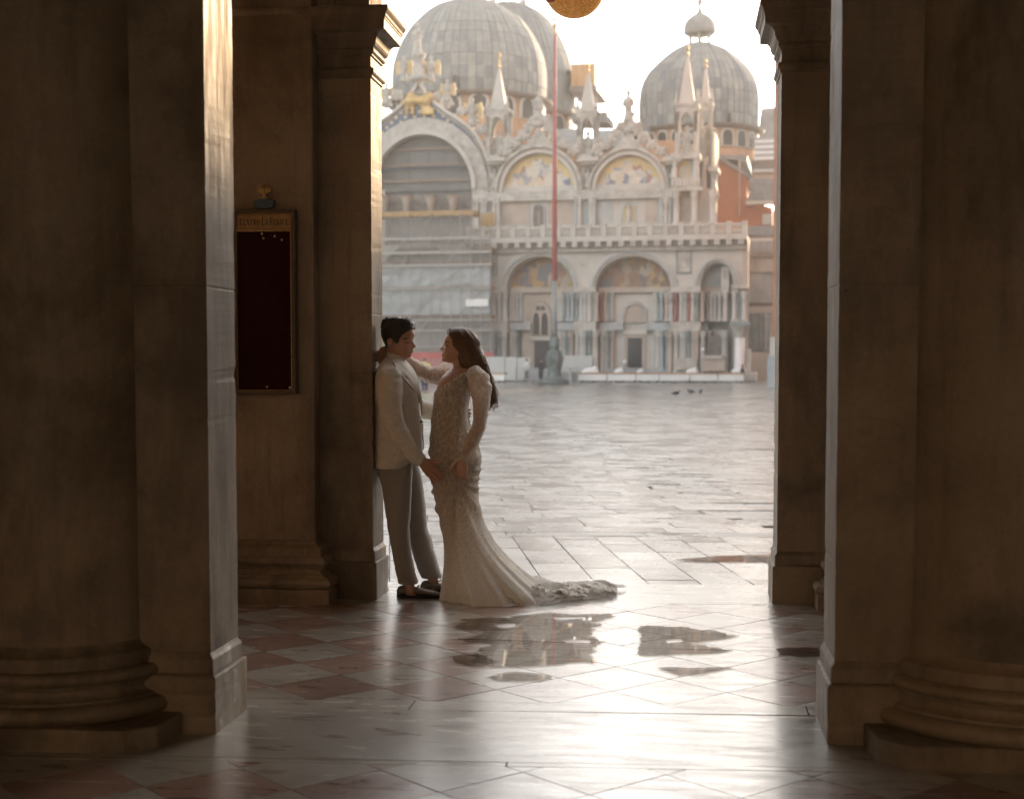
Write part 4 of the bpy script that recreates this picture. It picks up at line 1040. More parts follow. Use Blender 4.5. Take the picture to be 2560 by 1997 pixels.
# door-like dormers low on the domes
for d, px, py0, py1, w, hw in ((dA_, 1142, 245, 192, 20, 9), (dB_, 1400, 166, 153, 36, 3), (dC_, 1820, 315, 280, 24, 4)):
    _, u, cw, v0, k = d; uu, vb = Q(px, py0, w); _, vt_ = Q(px, py1, w)
    x = uu-u; y = -math.sqrt(max(k*k-x*x, .1)) ; t = math.atan2(x, -y); h_ = hw*k/187*1.0 if False else hw*.033
    MB().plate([(-h_, vb-v0)] + arc_pts(0, vt_-v0-h_, h_, h_, math.pi, 0, 8) + [(h_, vb-v0)], [], -.25, 1.5).build('dormer', M['dark_open'], d[0], loc=(x, y, 0), rot=(0,0,t))
def lantern(d, px, w, hw, ncol, y_base, y_top, cup):
    _, u, cw, v0, k = d; r = hw*(Qu(px+10, cw, 100)-Qu(px-10, cw, 100))/20
    b_, t_ = Q(px, y_base, cw)[1]-v0-.3, Q(px, y_top, cw)[1]-v0
    ln = MB().lathe([(r*1.25,b_-.3),(r*1.3,b_),(r*1.1,b_+.15)], 24).build('lantern', M['lead'], d[0])
    for i in range(ncol):
        a = 2*math.pi*(i+.5)/ncol; ln_c = MB().lathe([(.17,0),(.12,.2),(.11,t_-b_-.25),(.2,t_-b_)], 8, (r*math.cos(a), r*math.sin(a), b_)).build('lantern_column', M['lead'], ln, smooth=True)
    if cup:
        pr = [(r*1.2,t_-.12),(r*1.42,t_+.06),(r*1.44,t_+.5),(r*1.36,t_+.95),(r*1.14,t_+1.35),(r*.8,t_+1.68),(r*.4,t_+1.92),(r*.2,t_+2.15),(r*.13,t_+2.6),(r*.15,t_+2.8),(r*.27,t_+2.98),(r*.29,t_+3.15),(r*.12,t_+3.4),(r*.03,t_+4.4)]
        rs = [[(rr*(1+.045*abs(math.cos(5*t))*(rr > r*.5))*math.cos(t), rr*(1+.045*abs(math.cos(5*t))*(rr > r*.5))*math.sin(t), z) for t in [2*math.pi*i/60 for i in range(60)]] for rr, z in pr]
        MB().rings(rs).build('cupola', M['lead'], ln, smooth=True)
lantern(dC_, 1749, 24, 27, 6, 109, 86, True)
lantern(dA_, 1174, 20, 30, 8, 4, -26, True)
lantern(dB_, 1270, 36, 42, 10, 13, -24, True)
# lead roofs behind the gables
rf = MB()
def roof_pg(pts, w, dw, name='roof', mat=None):
    return MB().plate(Qp(pts, w), [], w, w+dw).build(name, mat or M['lead'], bas)
roof_pg([(1200,405),(1690,405),(1690,352),(1200,352)], W1+6, 8, 'nave_wall', M['brick_drum'])
for (a, b, yt, yb) in ((1395, 1460, 322, 366), (1490, 1560, 324, 368), (1240, 1330, 348, 372)):
    ua, va = Q(a, yb, W1+5); ub, vb = Q(b, yt, W1+10)
    MB().add([(ua, W1+4.5, va), (Qu(b, W1+5), W1+4.5, va), (Qu(b, W1+10), W1+10, vb), (Qu(a, W1+10), W1+10, vb), (ua, W1+4.5, va-.3), (Qu(b, W1+5), W1+4.5, va-.3), (Qu(b, W1+10), W1+10, vb-.3), (Qu(a, W1+10), W1+10, vb-.3)], [(0,1,2,3),(4,7,6,5),(0,4,5,1),(1,5,6,2),(2,6,7,3),(3,7,4,0)]).build('lead_roof', M['lead'], bas)
roof_pg([(1430,306),(1520,306),(1520,290),(1512,284),(1430,284)], W1+18, 4, 'lead_roof')
roof_pg([(1530,335),(1615,335),(1615,310),(1545,306)], W1+16, 4, 'lead_roof')
for a, b in (((1196,345),(1200,368)),): pass
# boarded scaffold box beside the domes
M['boards'] = pm('orange_boards', (.46,.24,.10), (.56,.32,.15), 1.2, .7, bmp=.2, bscale=6, stretch=(4,4,.5))
bb('boarded_box', M['boards'], (1428, 161), (1487, 217), 40, 46); bb('scaffold_deck', M['dark_band'], (1424, 217), (1492, 226), 39, 47)
for x in (1436, 1458, 1482): bb('scaffold_leg', M['rust'], (x, 226), (x+2, 300), 40, 40.1)
bb('scaffold_deck', M['dark_band'], (1440, 283), (1519, 296), 39.5, 44)

# ---- scaffolding in front of the central portal
scf = thing('scaffolding', 'grey netted scaffolding covering the central portal of the basilica', 'scaffolding', BO, BA)
M['tube'] = pm('scaffold_tube', (.27,.255,.235), (.33,.31,.285), 2, .5, bmp=0)
M['tarp'] = pm('grey_tarp', (.28,.29,.29), (.36,.37,.365), .35, .6, bmp=.5, bscale=.8, bdist=.12)
def netmat(name, col, tr_):
    m, nt, p, o = new_mat(name); tb = N(nt, 'ShaderNodeBsdfTransparent'); mx = N(nt, 'ShaderNodeMixShader')
    v = coords(nt, (1,1,1)); c = ramp(nt, noise(nt, v, .5, 5, .6, .8), [(.3, tuple(x*.8 for x in col)), (.7, tuple(min(1, x*1.2) for x in col))])
    L(nt, c, p.inputs['Base Color']); p.inputs['Roughness'].default_value = .9
    mx.inputs[0].default_value = tr_; L(nt, p.outputs[0], mx.inputs[1]); L(nt, tb.outputs[0], mx.inputs[2]); L(nt, mx.outputs[0], o.inputs['Surface']); return m
M['net'] = netmat('scaffold_net', (.27,.265,.25), .5)
M['redboard'] = pm('red_board', (.34,.06,.06), (.42,.09,.08), 1, .6, bmp=.05)
M['pinkboard'] = pm('faded_red_board', (.30,.12,.115), (.34,.15,.14), 1, .7, bmp=.05)
M['white'] = pm('white_paint', (.66,.65,.63), (.74,.73,.70), 1, .6, bmp=.05)
M['hoard'] = pm('grey_hoarding', (.42,.42,.40), (.48,.48,.46), .7, .6, bmp=.05)
WS = -2.4
for x in (930, 952, 975, 1000, 1026, 1050, 1075, 1100, 1125, 1150, 1175, 1200, 1226):
    for w in (WS-.5, WS+1.6): bb('standard', M['tube'], (x, 530 if x < 1180 else 560), (x+1.7, 955), w, w+.08, scf)
for y in (596, 631, 663, 720, 800, 826, 866): bb('ledger', M['tube'], (930, y), (1228, y+1.6), WS-.58, WS-.5, scf)
for y in (656, 717, 789): bb('deck', M['rust'], (930, y), (1226, y+5), WS-.02, WS+1.6, scf)
bb('deck_edge', M['gilt'], (940, 531), (1184, 538), WS-.3, WS+1.6, scf); bb('deck_edge', M['gilt'], (1170, 617), (1226, 622), WS-.1, WS+1.6, scf)
for x, y, x2, y2 in ((1020,640,1000,700),(975,640,1026,596),(1075,800,1026,850),(1125,850,1175,800),(1040,850,1075,800),(960,720,1010,664),(1040,790,1100,724),(1100,720,1160,664),(1150,786,1210,724),(1120,660,1170,600)):
    a_, b_ = Q(x, y, WS), Q(x2, y2, WS); MB().tube([(a_[0], WS-.52, a_[1]), (b_[0], WS-.52, b_[1])], .035, 6).build('brace', M['tube'], scf)
def sheet(name, mat, pa, pb, w, amp=.10, seed=0):
    u0_, v1_ = Q(*pa, w); u1_, v0_ = Q(*pb, w); nx, nz = 40, 12
    g = [[(u0_+(u1_-u0_)*i/nx, w + amp*mnoise.noise(Vector((i*.35, j*.25, seed))), v0_+(v1_-v0_)*j/nz) for i in range(nx+1)] for j in range(nz+1)]
    return MB().rings(g, False, False).build(name, mat, scf, smooth=True)
sheet('tarpaulin', M['tarp'], (930, 664), (1224, 715), WS-.25, .16, 1)
sheet('tarpaulin', M['tarp'], (930, 724), (1224, 786), WS-.25, .16, 2)
sheet('net', M['net'], (930, 540), (1180, 662), WS-.2, .25, 3)
sheet('net', M['net'], (1180, 600), (1226, 664), WS-.2, .15, 6)
sheet('net', M['net'], (930, 788), (1226, 882), WS-.2, .2, 4)
bb('sign_board', M['white'], (1164, 748), (1220, 766), WS-.55, WS-.48, scf)
bb('red_panel', M['redboard'], (940, 881), (1233, 896), WS-1.0, WS-.9, scf)
bb('lower_panel', M['pinkboard'], (940, 896), (1112, 935), WS-1.0, WS-.9, scf); bb('lower_panel', M['hoard'], (1112, 896), (1212, 950), WS-1.0, WS-.9, scf)
# site hoarding right of the scaffold
for i, (a, b, t, m_) in enumerate(((1213,1262,892,'hoard'),(1263,1292,893,'hoard'),(1293,1326,894,'hoard'))):
    o = bb('hoarding', M[m_], (a, t), (b-.6, 951), -5.0, -4.9)
    o.parent = None; o.location = BO; o.rotation_euler = (0,0,BA)
    tag(o, ('grey site hoarding panel beside the scaffolding, leftmost of three', 'grey site hoarding panel, middle one of three', 'grey site hoarding panel nearest the left church door')[i], 'hoarding', 'site hoarding panels')
o = bb('screen_panel', M['hoard'], (1394, 889), (1480, 930), -1.5, -1.4); o.parent = None; o.location = BO; o.rotation_euler = (0,0,BA); tag(o, 'pale grey screen between the church doors behind the flagpole', 'screen')

# ---- the left half of the front repeats the right one
uc_ = Q(1052, 500, 1.0)[0]
for o_ in list(bas.children):
    if o_.name.split('.')[0] in ('scaffold_leg', 'scaffold_deck', 'boarded_box', 'timber_board', 'aedicule', 'aedicule_panel', 'lattice_screen', 'low_wall', 'low_ledge'): continue
    xs_ = [(o_.matrix_basis @ Vector(c_)).x for c_ in o_.bound_box]
    wide = o_.name.split('.')[0] in ('portal_wall', 'portal_back_wall')
    if not wide and min(xs_) < Q(1155, 500, 1.0)[0]: continue
    if o_.name.split('.')[0] == 'dome': 
        if o_.location.x < Q(1600, 300, 24)[0]: continue
    n_o = copy_tree(o_, bas); n_o.location = (2*uc_ - o_.location.x, o_.location.y + .012, o_.location.z); n_o.scale = (-o_.scale.x, o_.scale.y, o_.scale.z); n_o.rotation_euler = (0, -o_.rotation_euler.y, -o_.rotation_euler.z)

# ------------------------------------------------------------------ buildings beside the basilica
def loose(o, label, cat, group=None):
    o.parent = None; o.location = BO; o.rotation_euler = (0,0,BA); return tag(o, label, cat, group)
def at_bas(name, label, cat, group=None): return thing(name, label, cat, BO, BA, group)
M['red_plaster'] = pm('red_plaster', (.40,.17,.095), (.48,.23,.14), .5, .85, bmp=.2, bscale=3)
M['brick'] = pm('tower_brick', (.36,.17,.10), (.46,.24,.15), 1.2, .85, bmp=.2, bscale=10)
M['roof_grey'] = pm('grey_roof', (.20,.205,.21), (.29,.295,.30), 1.0, .6, bmp=.2, bscale=4)
hs_ = at_bas('side_house', 'red plastered house with grey sloping roof right of the basilica', 'house')
MB().plate(Qp([(1770,575),(1930,575),(1930,520),(1868,500),(1866,470),(1872,452),(1858,432),(1788,390),(1770,385)], 12), [], 12, 22).build('wall', M['red_plaster'], hs_)
MB().plate(Qp([(1770,381),(1790,386),(1862,428),(1880,444),(1895,446),(1895,452),(1878,450),(1858,436),(1786,394),(1770,389)], 11.7), [], 11.7, 22.4).build('roof_edge', M['roof_grey'], hs_)
MB().plate(Qp([(1780,388),(1868,388),(1868,404),(1862,404),(1840,400),(1800,398)], 13), [], 13, 23).build('roof', M['roof_grey'], hs_)
MB().plate(Qp([(1872,446),(1935,446),(1935,505),(1865,505),(1876,480)], 11.2), [], 11.2, 11.9).build('lower_roof', M['roof_grey'], hs_)
bb('ledge', M['stone'], (1864, 503), (1935, 510), 10.8, 11.8, hs_); bb('window', M['hoard'], (1906, 536), (1930, 562), 11.8, 12.0, hs_)
bb('drain_pipe', M['pink_stone'], (1847, 400), (1850, 540), 11.7, 11.85, hs_); bb('wall_band', M['roof_grey'], (1868, 566), (1935, 588), 11.4, 12.1, hs_)
tp = at_bas('striped_shelter', 'pale striped roof shelter above the red house by the dome', 'shelter')
for k in range(8): bb('roof_slat', M['white'] if k % 2 else M['tarp'], (1888-k*.4, 344+k*7), (1940, 350.5+k*7), 27-k*.15, 27.3-k*.15, tp)
bb('wall', M['dark_band'], (1882, 400), (1940, 424), 26.5, 34, tp); bb('ledge', M['hoard'], (1882, 424), (1940, 430), 26, 34, tp)
bb('wall', M['pink_stone'], (1882, 430), (1940, 460), 26.6, 34, tp)
rf_ = at_bas('far_roof', 'blue grey lead roof at the far right behind the dome', 'roof')
MB().plate(Qp([(1895,345),(1945,345),(1945,268),(1902,272)], 45), [], 45, 55).build('slope', M['roof_grey'], rf_)
MB().plate(Qp([(1890,360),(1945,360),(1945,345),(1890,345)], 44.5), [], 44.5, 55).build('eaves_wall', M['hoard'], rf_)
pw = at_bas('palace_wing', 'grey green marble wing with balustrade right of the basilica corner', 'palace')
bb('wall', M['grey_marble'], (1860, 595), (1945, 958), 7, 14, pw); bb('wall_panel', M['stone'], (1872, 640), (1945, 680), 6.8, 7.02, pw)
bb('cornice', M['pink_stone'], (1862, 632), (1945, 641), 6.4, 7.05, pw); bb('cornice', M['dark_band'], (1870, 757), (1945, 765), 6.5, 7.05, pw); bb('cornice', M['stone'], (1870, 766), (1945, 782), 6.6, 7.04, pw)
bb('panel_frame', M['pink_stone'], (1882, 640), (1890, 676), 6.7, 7.03, pw); bb('window', M['dark_open'], (1862, 838), (1871, 868), 6.9, 7.03, pw)
for x in (1873, 1885, 1893, 1905, 1916, 1928):
    u, v0_ = Q(x, 880, 6.4); _, v1_ = Q(x, 784, 6.4); MB().lathe([(.3,0),(.24,.3),(.22,v1_-v0_-.5),(.36,v1_-v0_)], 12, (u, 6.5, v0_)).build('column', M['green_marble'] if x % 2 else M['grey_marble'], pw, smooth=True)
bb('plinth', M['stone'], (1866, 880), (1945, 960), 6.0, 7.02, pw); bb('handrail', M['stone'], (1862, 598), (1945, 603), 6.0, 6.4, pw)
for x in range(1866, 1945, 8): bb('baluster', M['stone'], (x, 603), (x+3.5, 632), 6.1, 6.3, pw)
# free-standing column at the corner
pc = at_bas('corner_column', 'stout white column with carved capital at the right corner of the basilica', 'column')
u, v0_ = Q(1849, 936, -1.6); _, v1_ = Q(1849, 803, -1.6); hh = v1_-v0_
MB().lathe([(.62,0),(.62,.3),(.45,.42),(.40,.55),(.37,hh*.70)], 20, (u,-1.6,v0_)).build('shaft', M['white'], pc, smooth=True)
MB().lathe([(.40,hh*.70),(.46,hh*.715),(.42,hh*.73),(.50,hh*.80),(.74,hh*.9),(.78,hh*.915)], 20, (u,-1.6,v0_)).build('capital', M['stone2'], pc, smooth=True)
MB().box(u-.72,u+.72,-2.3,-.9,v0_+hh*.917,v0_+hh*.985).build('block', M['green_marble'], pc); MB().box(u-.55,u-.1,-2.0,-1.2,v0_+hh*.985,v0_+hh*1.03).build('stone_head', M['stone2'], pc); MB().box(u+.1,u+.6,-2.0,-1.2,v0_+hh*.985,v0_+hh*1.025).build('stone_head', M['stone2'], pc)
wd_ = at_bas('stone_block', 'pale stone block beside the stout white corner column', 'block'); bb('block', M['stone'], (1858, 872), (1876, 932), -1.4, .2, wd_); bb('step', M['stone'], (1828, 932), (1888, 953), -3.0, .3, wd_)

# brick bell tower at the right of the square
tq = gnd(1929, 968, PZ)
bt = thing('bell_tower', 'tall brick bell tower, only its left edge showing beside the right pier', 'tower', (tq.x, tq.y, PZ), R_(-5.27))
MB().box(0, 12.5, 0, 12.5, 3.0, 62).build('shaft', M['brick'], bt)
for k in range(5): MB().box(k*2.6+.1, k*2.6+1.5, -.25, .02, 3.0, 60).build('pilaster_strip', M['brick'], bt)
MB().box(-.25, 12.8, -.5, 12.8, -.02, 1.9).build('plinth', M['grey_marble'], bt); MB().box(-.12, 12.6, -.35, 12.6, 1.9, 3.0).build('base_course', M['stone'], bt)
# long arcaded range that closes the right side of the square and shades it
rg_ = thing('arcaded_range', 'long stone range with arcades closing the right side of the square, out of frame', 'building', (36, -20, PZ), 0)
MB().box(0, 14, 0, 210, 0, 24.0).build('body', M['stone'], rg_); MB().box(-.0, 14.5, -.5, 210.5, 24.0, 26.6).build('cornice', M['stone2'], rg_)
for z0_, z1_ in ((1.0,6.0),(9.5,14.5),(17,22)):
    for k in range(35): MB().plate([(0,z0_),(3.4,z0_),(3.4,z1_-1.7)] + arc_pts(1.7, z1_-1.7, 1.7, 1.7, 0, math.pi, 8)[1:], [], 0, .12).build('arch_window', M['dark_open'], rg_, loc=(-.1, 2+k*5.8, 0), rot=(0,0,R_(90)))

# unseen ochre house added behind the viewer; bounces warm sunlight into the arcade
M['ochre'] = pm('ochre_plaster', (.52,.42,.30), (.60,.49,.36), .5, .85, bmp=.2, bscale=3)
lh = thing('fill_house', 'unseen ochre house added behind the viewpoint to bounce warm light into the arcade', 'house', (-.5, -30, 0), 0)
MB().box(-34, 34, -6, 0, -.1, 15).build('wall', M['ochre'], lh); MB().box(-34.4, 34.4, -6.4, .5, 15, 15.5).build('eaves', M['stone2'], lh)
for z0_ in (1.0, 5.5, 10):
    for k in range(13): MB().box(-31.5+k*5, -30.1+k*5, -.1, .06, z0_, z0_+2.3).build('window', M['dark_open'], lh)
# ------------------------------------------------------------------ flagpole
fp = atd(1386, 940, 96); 
pole = thing('flagpole', 'tall red flagpole on a sculpted bronze base with a gilt finial', 'flagpole', (fp.x, fp.y, PZ))
M['pole_red'] = pm('red_pole', (.34,.075,.075), (.40,.10,.095), 1.0, .5, bmp=.05)
M['pole_grey'] = pm('grey_pole', (.20,.205,.205), (.26,.265,.26), 1.0, .5, bmp=.05)
M['bronze'] = pm('green_bronze', (.09,.105,.10), (.16,.18,.17), 1.5, .5, bmp=.5, bscale=5, metallic=.3)
Dp = fp.y
def pz(py, px=1386): return aty(px, py, Dp).z - PZ
def pxm(n): return n*96/FPX
z1_, z2_, z3_, z4_ = pz(856), pz(703), pz(88, 1391), pz(40, 1391)
MB().lathe([(pxm(7.0), z1_-.2), (pxm(6.8), z2_)], 16).build('lower_mast', M['pole_grey'], pole, smooth=True)
MB().lathe([(pxm(6.6), z2_-.02), (pxm(5.4), z2_+(z3_-z2_)*.5), (pxm(3.0), z3_)], 16).build('upper_mast', M['pole_red'], pole, smooth=True)
b0 = pz(940)
MB().lathe([(1.0,-.05),(1.0,.35),(.62,.40),(.50,.55),(.44,.95),(.50,1.15),(.43,1.3),(.45,1.45),(.50,1.75),(.46,2.05),(.34,2.25),(.30,2.5),(.38,2.62),(.30,2.75),(.34,3.0),(.22,3.35),(pxm(7),z1_)], 24).build('base', M['bronze'], pole, smooth=True)
for k in range(6):
    a = 2*math.pi*k/6; MB().capsule([(.42*math.cos(a), .42*math.sin(a), 1.2), (.50*math.cos(a), .50*math.sin(a), 1.7), (.40*math.cos(a), .40*math.sin(a), 2.2)], [.09,.13,.08], 8).build('relief', M['bronze'], pole, smooth=True)
g = MB(); g.lathe([(.05,z3_-.05),(.10,z3_+.1),(.06,z3_+.25),(.16,z3_+.5),(.17,z3_+.62),(.08,z3_+.8),(.03,z3_+.9)], 12)
g.capsule([(-.14,0,z3_+1.0),(.1,0,z3_+1.02)], [.09,.08], 8); g.capsule([(-.12,0,z3_+1.02),(-.05,.05,z3_+1.3),(.12,.05,z3_+1.42)], [.06,.05,.02], 6)
g.build('finial', M['bas_gold'], pole, smooth=True)

# ------------------------------------------------------------------ raised walkways, barriers, bundles
M['plank'] = pm('walkway_plank', (.36,.22,.13), (.46,.30,.19), 2, .7, bmp=.2)
M['steel'] = pm('galvanised_steel', (.30,.30,.30), (.40,.40,.40), 2, .45, bmp=0, metallic=.5)
def walkway(px0, px1, w, lab, group=None):
    u0_, _ = Q(px0, 945, w); u1_, _ = Q(px1-1, 945, w); c_ = BO + eu*((u0_+u1_)/2) + ew*w; Ln = (u1_-u0_)
    t = thing('raised_walkway', lab, 'walkway', (c_.x, c_.y, PZ), BA, group)
    MB().box(-Ln/2, Ln/2, -.5, .5, .62, .74).build('deck', M['plank'], t); MB().box(-Ln/2+.03, Ln/2-.03, -.46, -.42, .16, .62).build('apron', M['white'], t)
    for k in range(3): MB().box(-Ln/2+.2+k*(Ln-.4)/2-.06, -Ln/2+.2+k*(Ln-.4)/2+.06, -.44, .44, -.01, .2).build('foot', M['dark_band'], t)
    return t
xs = [1448, 1520, 1592, 1650, 1726, 1796, 1862]
labs = ['raised walkway table with brown deck nearest the flagpole', 'second raised walkway table right of the flagpole', 'raised walkway table just left of the dark church door', 'raised walkway table just right of the dark church door', 'raised walkway table in front of the lattice screens', 'rightmost raised walkway table, near the stout white corner column']
for i in range(6): walkway(xs[i], xs[i+1], -7.0, labs[i], 'walkway tables before the basilica')
walkway(1226, 1266, -9.0, 'short raised walkway piece in front of the site hoarding left of flagpole', 'walkway tables before the basilica')
def barrier(px0, px1, w, lab):
    u0_, _ = Q(px0, 945, w); u1_, _ = Q(px1, 945, w); c_ = BO + eu*((u0_+u1_)/2) + ew*w; Ln = (u1_-u0_)
    t = thing('barrier', lab, 'barrier', (c_.x, c_.y, PZ), BA, 'steel crowd barriers')
    for s_ in (-1, 1):
        MB().tube([(s_*Ln/2,0,0),(s_*Ln/2,0,1.1)], .045, 8).build('post', M['steel'], t); MB().box(s_*Ln/2-.05, s_*Ln/2+.05, -.3, .3, -.005, .04).build('foot', M['steel'], t)
    for z_ in (.25, 1.05): MB().tube([(-Ln/2,0,z_),(Ln/2,0,z_)], .03, 6).build('rail', M['steel'], t)
    for k in range(1, 8): MB().tube([(-Ln/2+Ln*k/8,0,.25),(-Ln/2+Ln*k/8,0,1.05)], .012, 5).build('bar', M['steel'], t)
barrier(1290, 1322, -7.5, 'steel crowd barrier left of the flagpole base, leftmost'); barrier(1325, 1343, -7.5, 'short steel crowd barrier just left of the flagpole base'); barrier(1386, 1425, -8.5, 'steel crowd barrier in front of the flagpole base'); barrier(1427, 1445, -8.5, 'short steel crowd barrier right of the flagpole base')
def bundle(px, py, w, sx, sz, lab, seed):
    u_, _ = Q(px, 945, w); c_ = BO + eu*u_ + ew*w
    b_ = MB(); b_.ball((0,0,sz*.5), (sx, sx*.6, sz*.55)); b_.ball((sx*.4,.05,sz*.8), (sx*.4, sx*.35, sz*.35)); b_.ball((-sx*.5,0,sz*.35), (sx*.55, sx*.5, sz*.4))
    o = b_.build('covered_bundle', M['white'], None, loc=(c_.x, c_.y, PZ)); voxel(o, .06, 3)
    tag(o, lab, 'bundle', 'white covered bundles behind the walkways')
for i, (px, sx, sz, lab) in enumerate(((1476,.75,1.05,'wide grey white covered bundle behind the walkway right of the flagpole'),(1547,.42,1.0,'white covered bundle left of the dark church door'),(1600,.3,.95,'small white covered bundle at the foot of the dark church door'),(1730,.55,1.0,'white covered bundle in front of the lattice screens'))): bundle(px, 930, -5.6, sx, sz, lab, i)
for i, (px, py, lab) in enumerate(((1567,905,'round white lamp globe left of the dark church door'),(1760,875,'round white lamp globe right of the dark church door'))):
    u_, v_ = Q(px, py, .2); c_ = BO + eu*u_ + ew*(-1.0); MB().ball((0,0,0), .16).build('lamp_globe', M['white'], None, True, loc=(c_.x, c_.y, v_+PZ)); tag(bpy.context.scene.objects[-1] if False else COL.objects[-1], lab, 'lamp')
    o = COL.objects[-1]; MB().tube([(0,0,-.15),(0,0,-v_)], .03, 6).build('post', M['steel'], o)

# ------------------------------------------------------------------ small far figures and pigeons
SKIN = pm('far_skin', (.42,.26,.18), None, 4, .6, bmp=0); HAIRF = pm('far_hair', (.05,.035,.025), None, 4, .6, bmp=0)
def far_person(P_, h, rz, top, leg, label, sit=False, vest=None):
    t = thing('person', label, 'person', P_, rz); k = h/1.75
    b_ = MB()
    if sit:
        for s_ in (-1,1): b_.capsule([(s_*.09*k,0,.5*k),(s_*.11*k,-.42*k,.5*k),(s_*.11*k,-.45*k,.08*k)], [.09*k,.08*k,.06*k], 8)
        dz = -.40*k
    else:
        for s_ in (-1,1): b_.capsule([(s_*.09*k,0,.9*k),(s_*.10*k,-.04*s_*k,.5*k),(s_*.10*k,.09*s_*k,.06*k)], [.10*k,.075*k,.055*k], 8)
        dz = 0
    b_.capsule([(0,0,.95*k+dz),(0,0,1.2*k+dz),(0,.0,1.38*k+dz)], [.15*k,.16*k,.14*k], 10)
    for s_ in (-1,1): b_.capsule([(s_*.2*k,0,1.4*k+dz),(s_*.26*k,.02,1.12*k+dz),(s_*.22*k,-.12*k,.9*k+dz)], [.06*k,.05*k,.045*k], 8)
    b_.capsule([(0,0,1.4*k+dz),(0,-.01,1.52*k+dz)], [.06*k,.06*k], 8); b_.ball((0,-.02*k,1.63*k+dz), (.08*k,.10*k,.12*k))
    body = voxel(b_.build('body', SKIN, t), .028, 2)
    c_ = MB(); c_.capsule([(0,0,.93*k+dz),(0,0,1.2*k+dz),(0,.0,1.38*k+dz)], [.17*k,.18*k,.16*k], 10)
    for s_ in (-1,1): c_.capsule([(s_*.2*k,0,1.4*k+dz),(s_*.26*k,.02,1.12*k+dz),(s_*.23*k,-.10*k,.95*k+dz)], [.075*k,.065*k,.055*k], 8)
    voxel(c_.build('jacket', top, t), .03, 2)
    l_ = MB()
    if sit:
        for s_ in (-1,1): l_.capsule([(s_*.09*k,0,.5*k),(s_*.11*k,-.42*k,.5*k),(s_*.11*k,-.45*k,.12*k)], [.11*k,.095*k,.075*k], 8)
    else:
        for s_ in (-1,1): l_.capsule([(s_*.09*k,0,.92*k),(s_*.10*k,-.04*s_*k,.5*k),(s_*.10*k,.09*s_*k,.10*k)], [.12*k,.09*k,.07*k], 8)
    voxel(l_.build('trousers', leg, t), .03, 2)
    MB().ball((0,.01*k,1.665*k+dz), (.09*k,.105*k,.10*k)).build('hair', HAIRF, t, True)
    return t
DK = pm('dark_cloth', (.03,.032,.04), (.045,.046,.055), 3, .8, bmp=0); HV = pm('hi_vis_cloth', (.45,.55,.10), (.52,.62,.16), 3, .7, bmp=0); NV = pm('navy_cloth', (.03,.04,.075), None, 3, .8, bmp=0); LT = pm('light_cloth', (.50,.49,.46), None, 3, .8, bmp=0)
q = gnd(1062, 980, PZ); far_person(q, 1.72, R_(200), HV, NV, 'worker in a hi-vis vest far across the square, seen between the couple')
c_ = BO + eu*Qu(1352, -6.0, 940) + ew*-6.0; far_person((c_.x, c_.y, PZ), 1.7, R_(60), DK, DK, 'dark clothed person standing left of the flagpole base')
c_ = BO + eu*Qu(1316, -6.0, 940) + ew*-6.0; far_person((c_.x, c_.y, PZ), 1.75, R_(-40), LT, NV, 'person in a light jacket beside the grey hoarding, left of the flagpole')
c_ = BO + eu*Qu(1856, -3.9, 940) + ew*-3.9; far_person((c_.x, c_.y, PZ), 1.7, R_(-80), DK, DK, 'person in black sitting by the stout white corner column', True)
M['pigeon'] = pm('pigeon_grey', (.09,.095,.10), (.16,.165,.17), 20, .6, bmp=0)
for i, (px, py, rz) in enumerate(((1690, 990, 20), (1727, 986, 160), (1751, 985, 75))):
    q = gnd(px, py, PZ); t = thing('pigeon', ('leftmost of three grey pigeons on the square', 'middle one of three grey pigeons on the square', 'rightmost of three grey pigeons on the square')[i], 'pigeon', q, R_(rz), 'pigeons on the square')
    b_ = MB(); b_.ball((0,0,.14), (.15,.075,.08)); b_.capsule([(.10,0,.17),(.15,0,.24)], [.045,.032], 8); b_.ball((.165,0,.255), (.038,.03,.03)); b_.capsule([(-.12,0,.13),(-.22,0,.10)], [.04,.025], 8); b_.capsule([(.19,0,.253),(.215,0,.247)], [.010,.004], 6)
    for s_ in (-1,1): b_.capsule([(.01,s_*.03,.09),(.01,s_*.03,.01)], [.012,.012], 6)
    voxel(b_.build('body', M['pigeon'], t), .012, 2)
    w_ = MB()
    for s_ in (-1,1): w_.ball((-.03,s_*.065,.145), (.13,.022,.055))
    w_.build('wings', DK, t, True)

# ------------------------------------------------------------------ the couple
YM, YW = 8.87, 8.87
def PX(P_):
    d = Vector(P_) - CAMP; w = d.dot(_F); return CX + FPX*d.dot(_R)/w, PY - FPX*d.dot(_U)/w
def smooth_tab(tab, y0, y1, n, passes=2):
    rows = [[y0+(y1-y0)*i/n] + list(lerp_table(tab, y0+(y1-y0)*i/n)) for i in range(n+1)]
    for _ in range(passes):
        rows = [rows[0]] + [[b[0]] + [(a[k]+2*b[k]+c[k])/4 for k in range(1, len(b))] for a, b, c in zip(rows, rows[1:], rows[2:])] + [rows[-1]]
    return rows
def sil_rings(tab, Y, y0, y1, n, seg=48, shrink=0.0, mod=None, p=1.0):
    out = []
    for row in smooth_tab(tab, y0, y1, n):
        py, l, r, ry = row[:4]; yo = row[4] if len(row) > 4 else 0.0
        A, B = aty(l, py, Y+yo), aty(r, py, Y+yo); xc, rx, z = (A.x+B.x)/2, (B.x-A.x)/2 - shrink, (A.z+B.z)/2
        ring = []
        for k in range(seg):
            t = 2*math.pi*k/seg; c_, s_ = math.cos(t), math.sin(t)
            f = mod(t, z, py) if mod else 1.0
            ring.append((xc + rx*f*math.copysign(abs(c_)**p, c_), Y+yo + (ry-shrink)*f*math.copysign(abs(s_)**p, s_), z))
        out.append(ring)
    return out
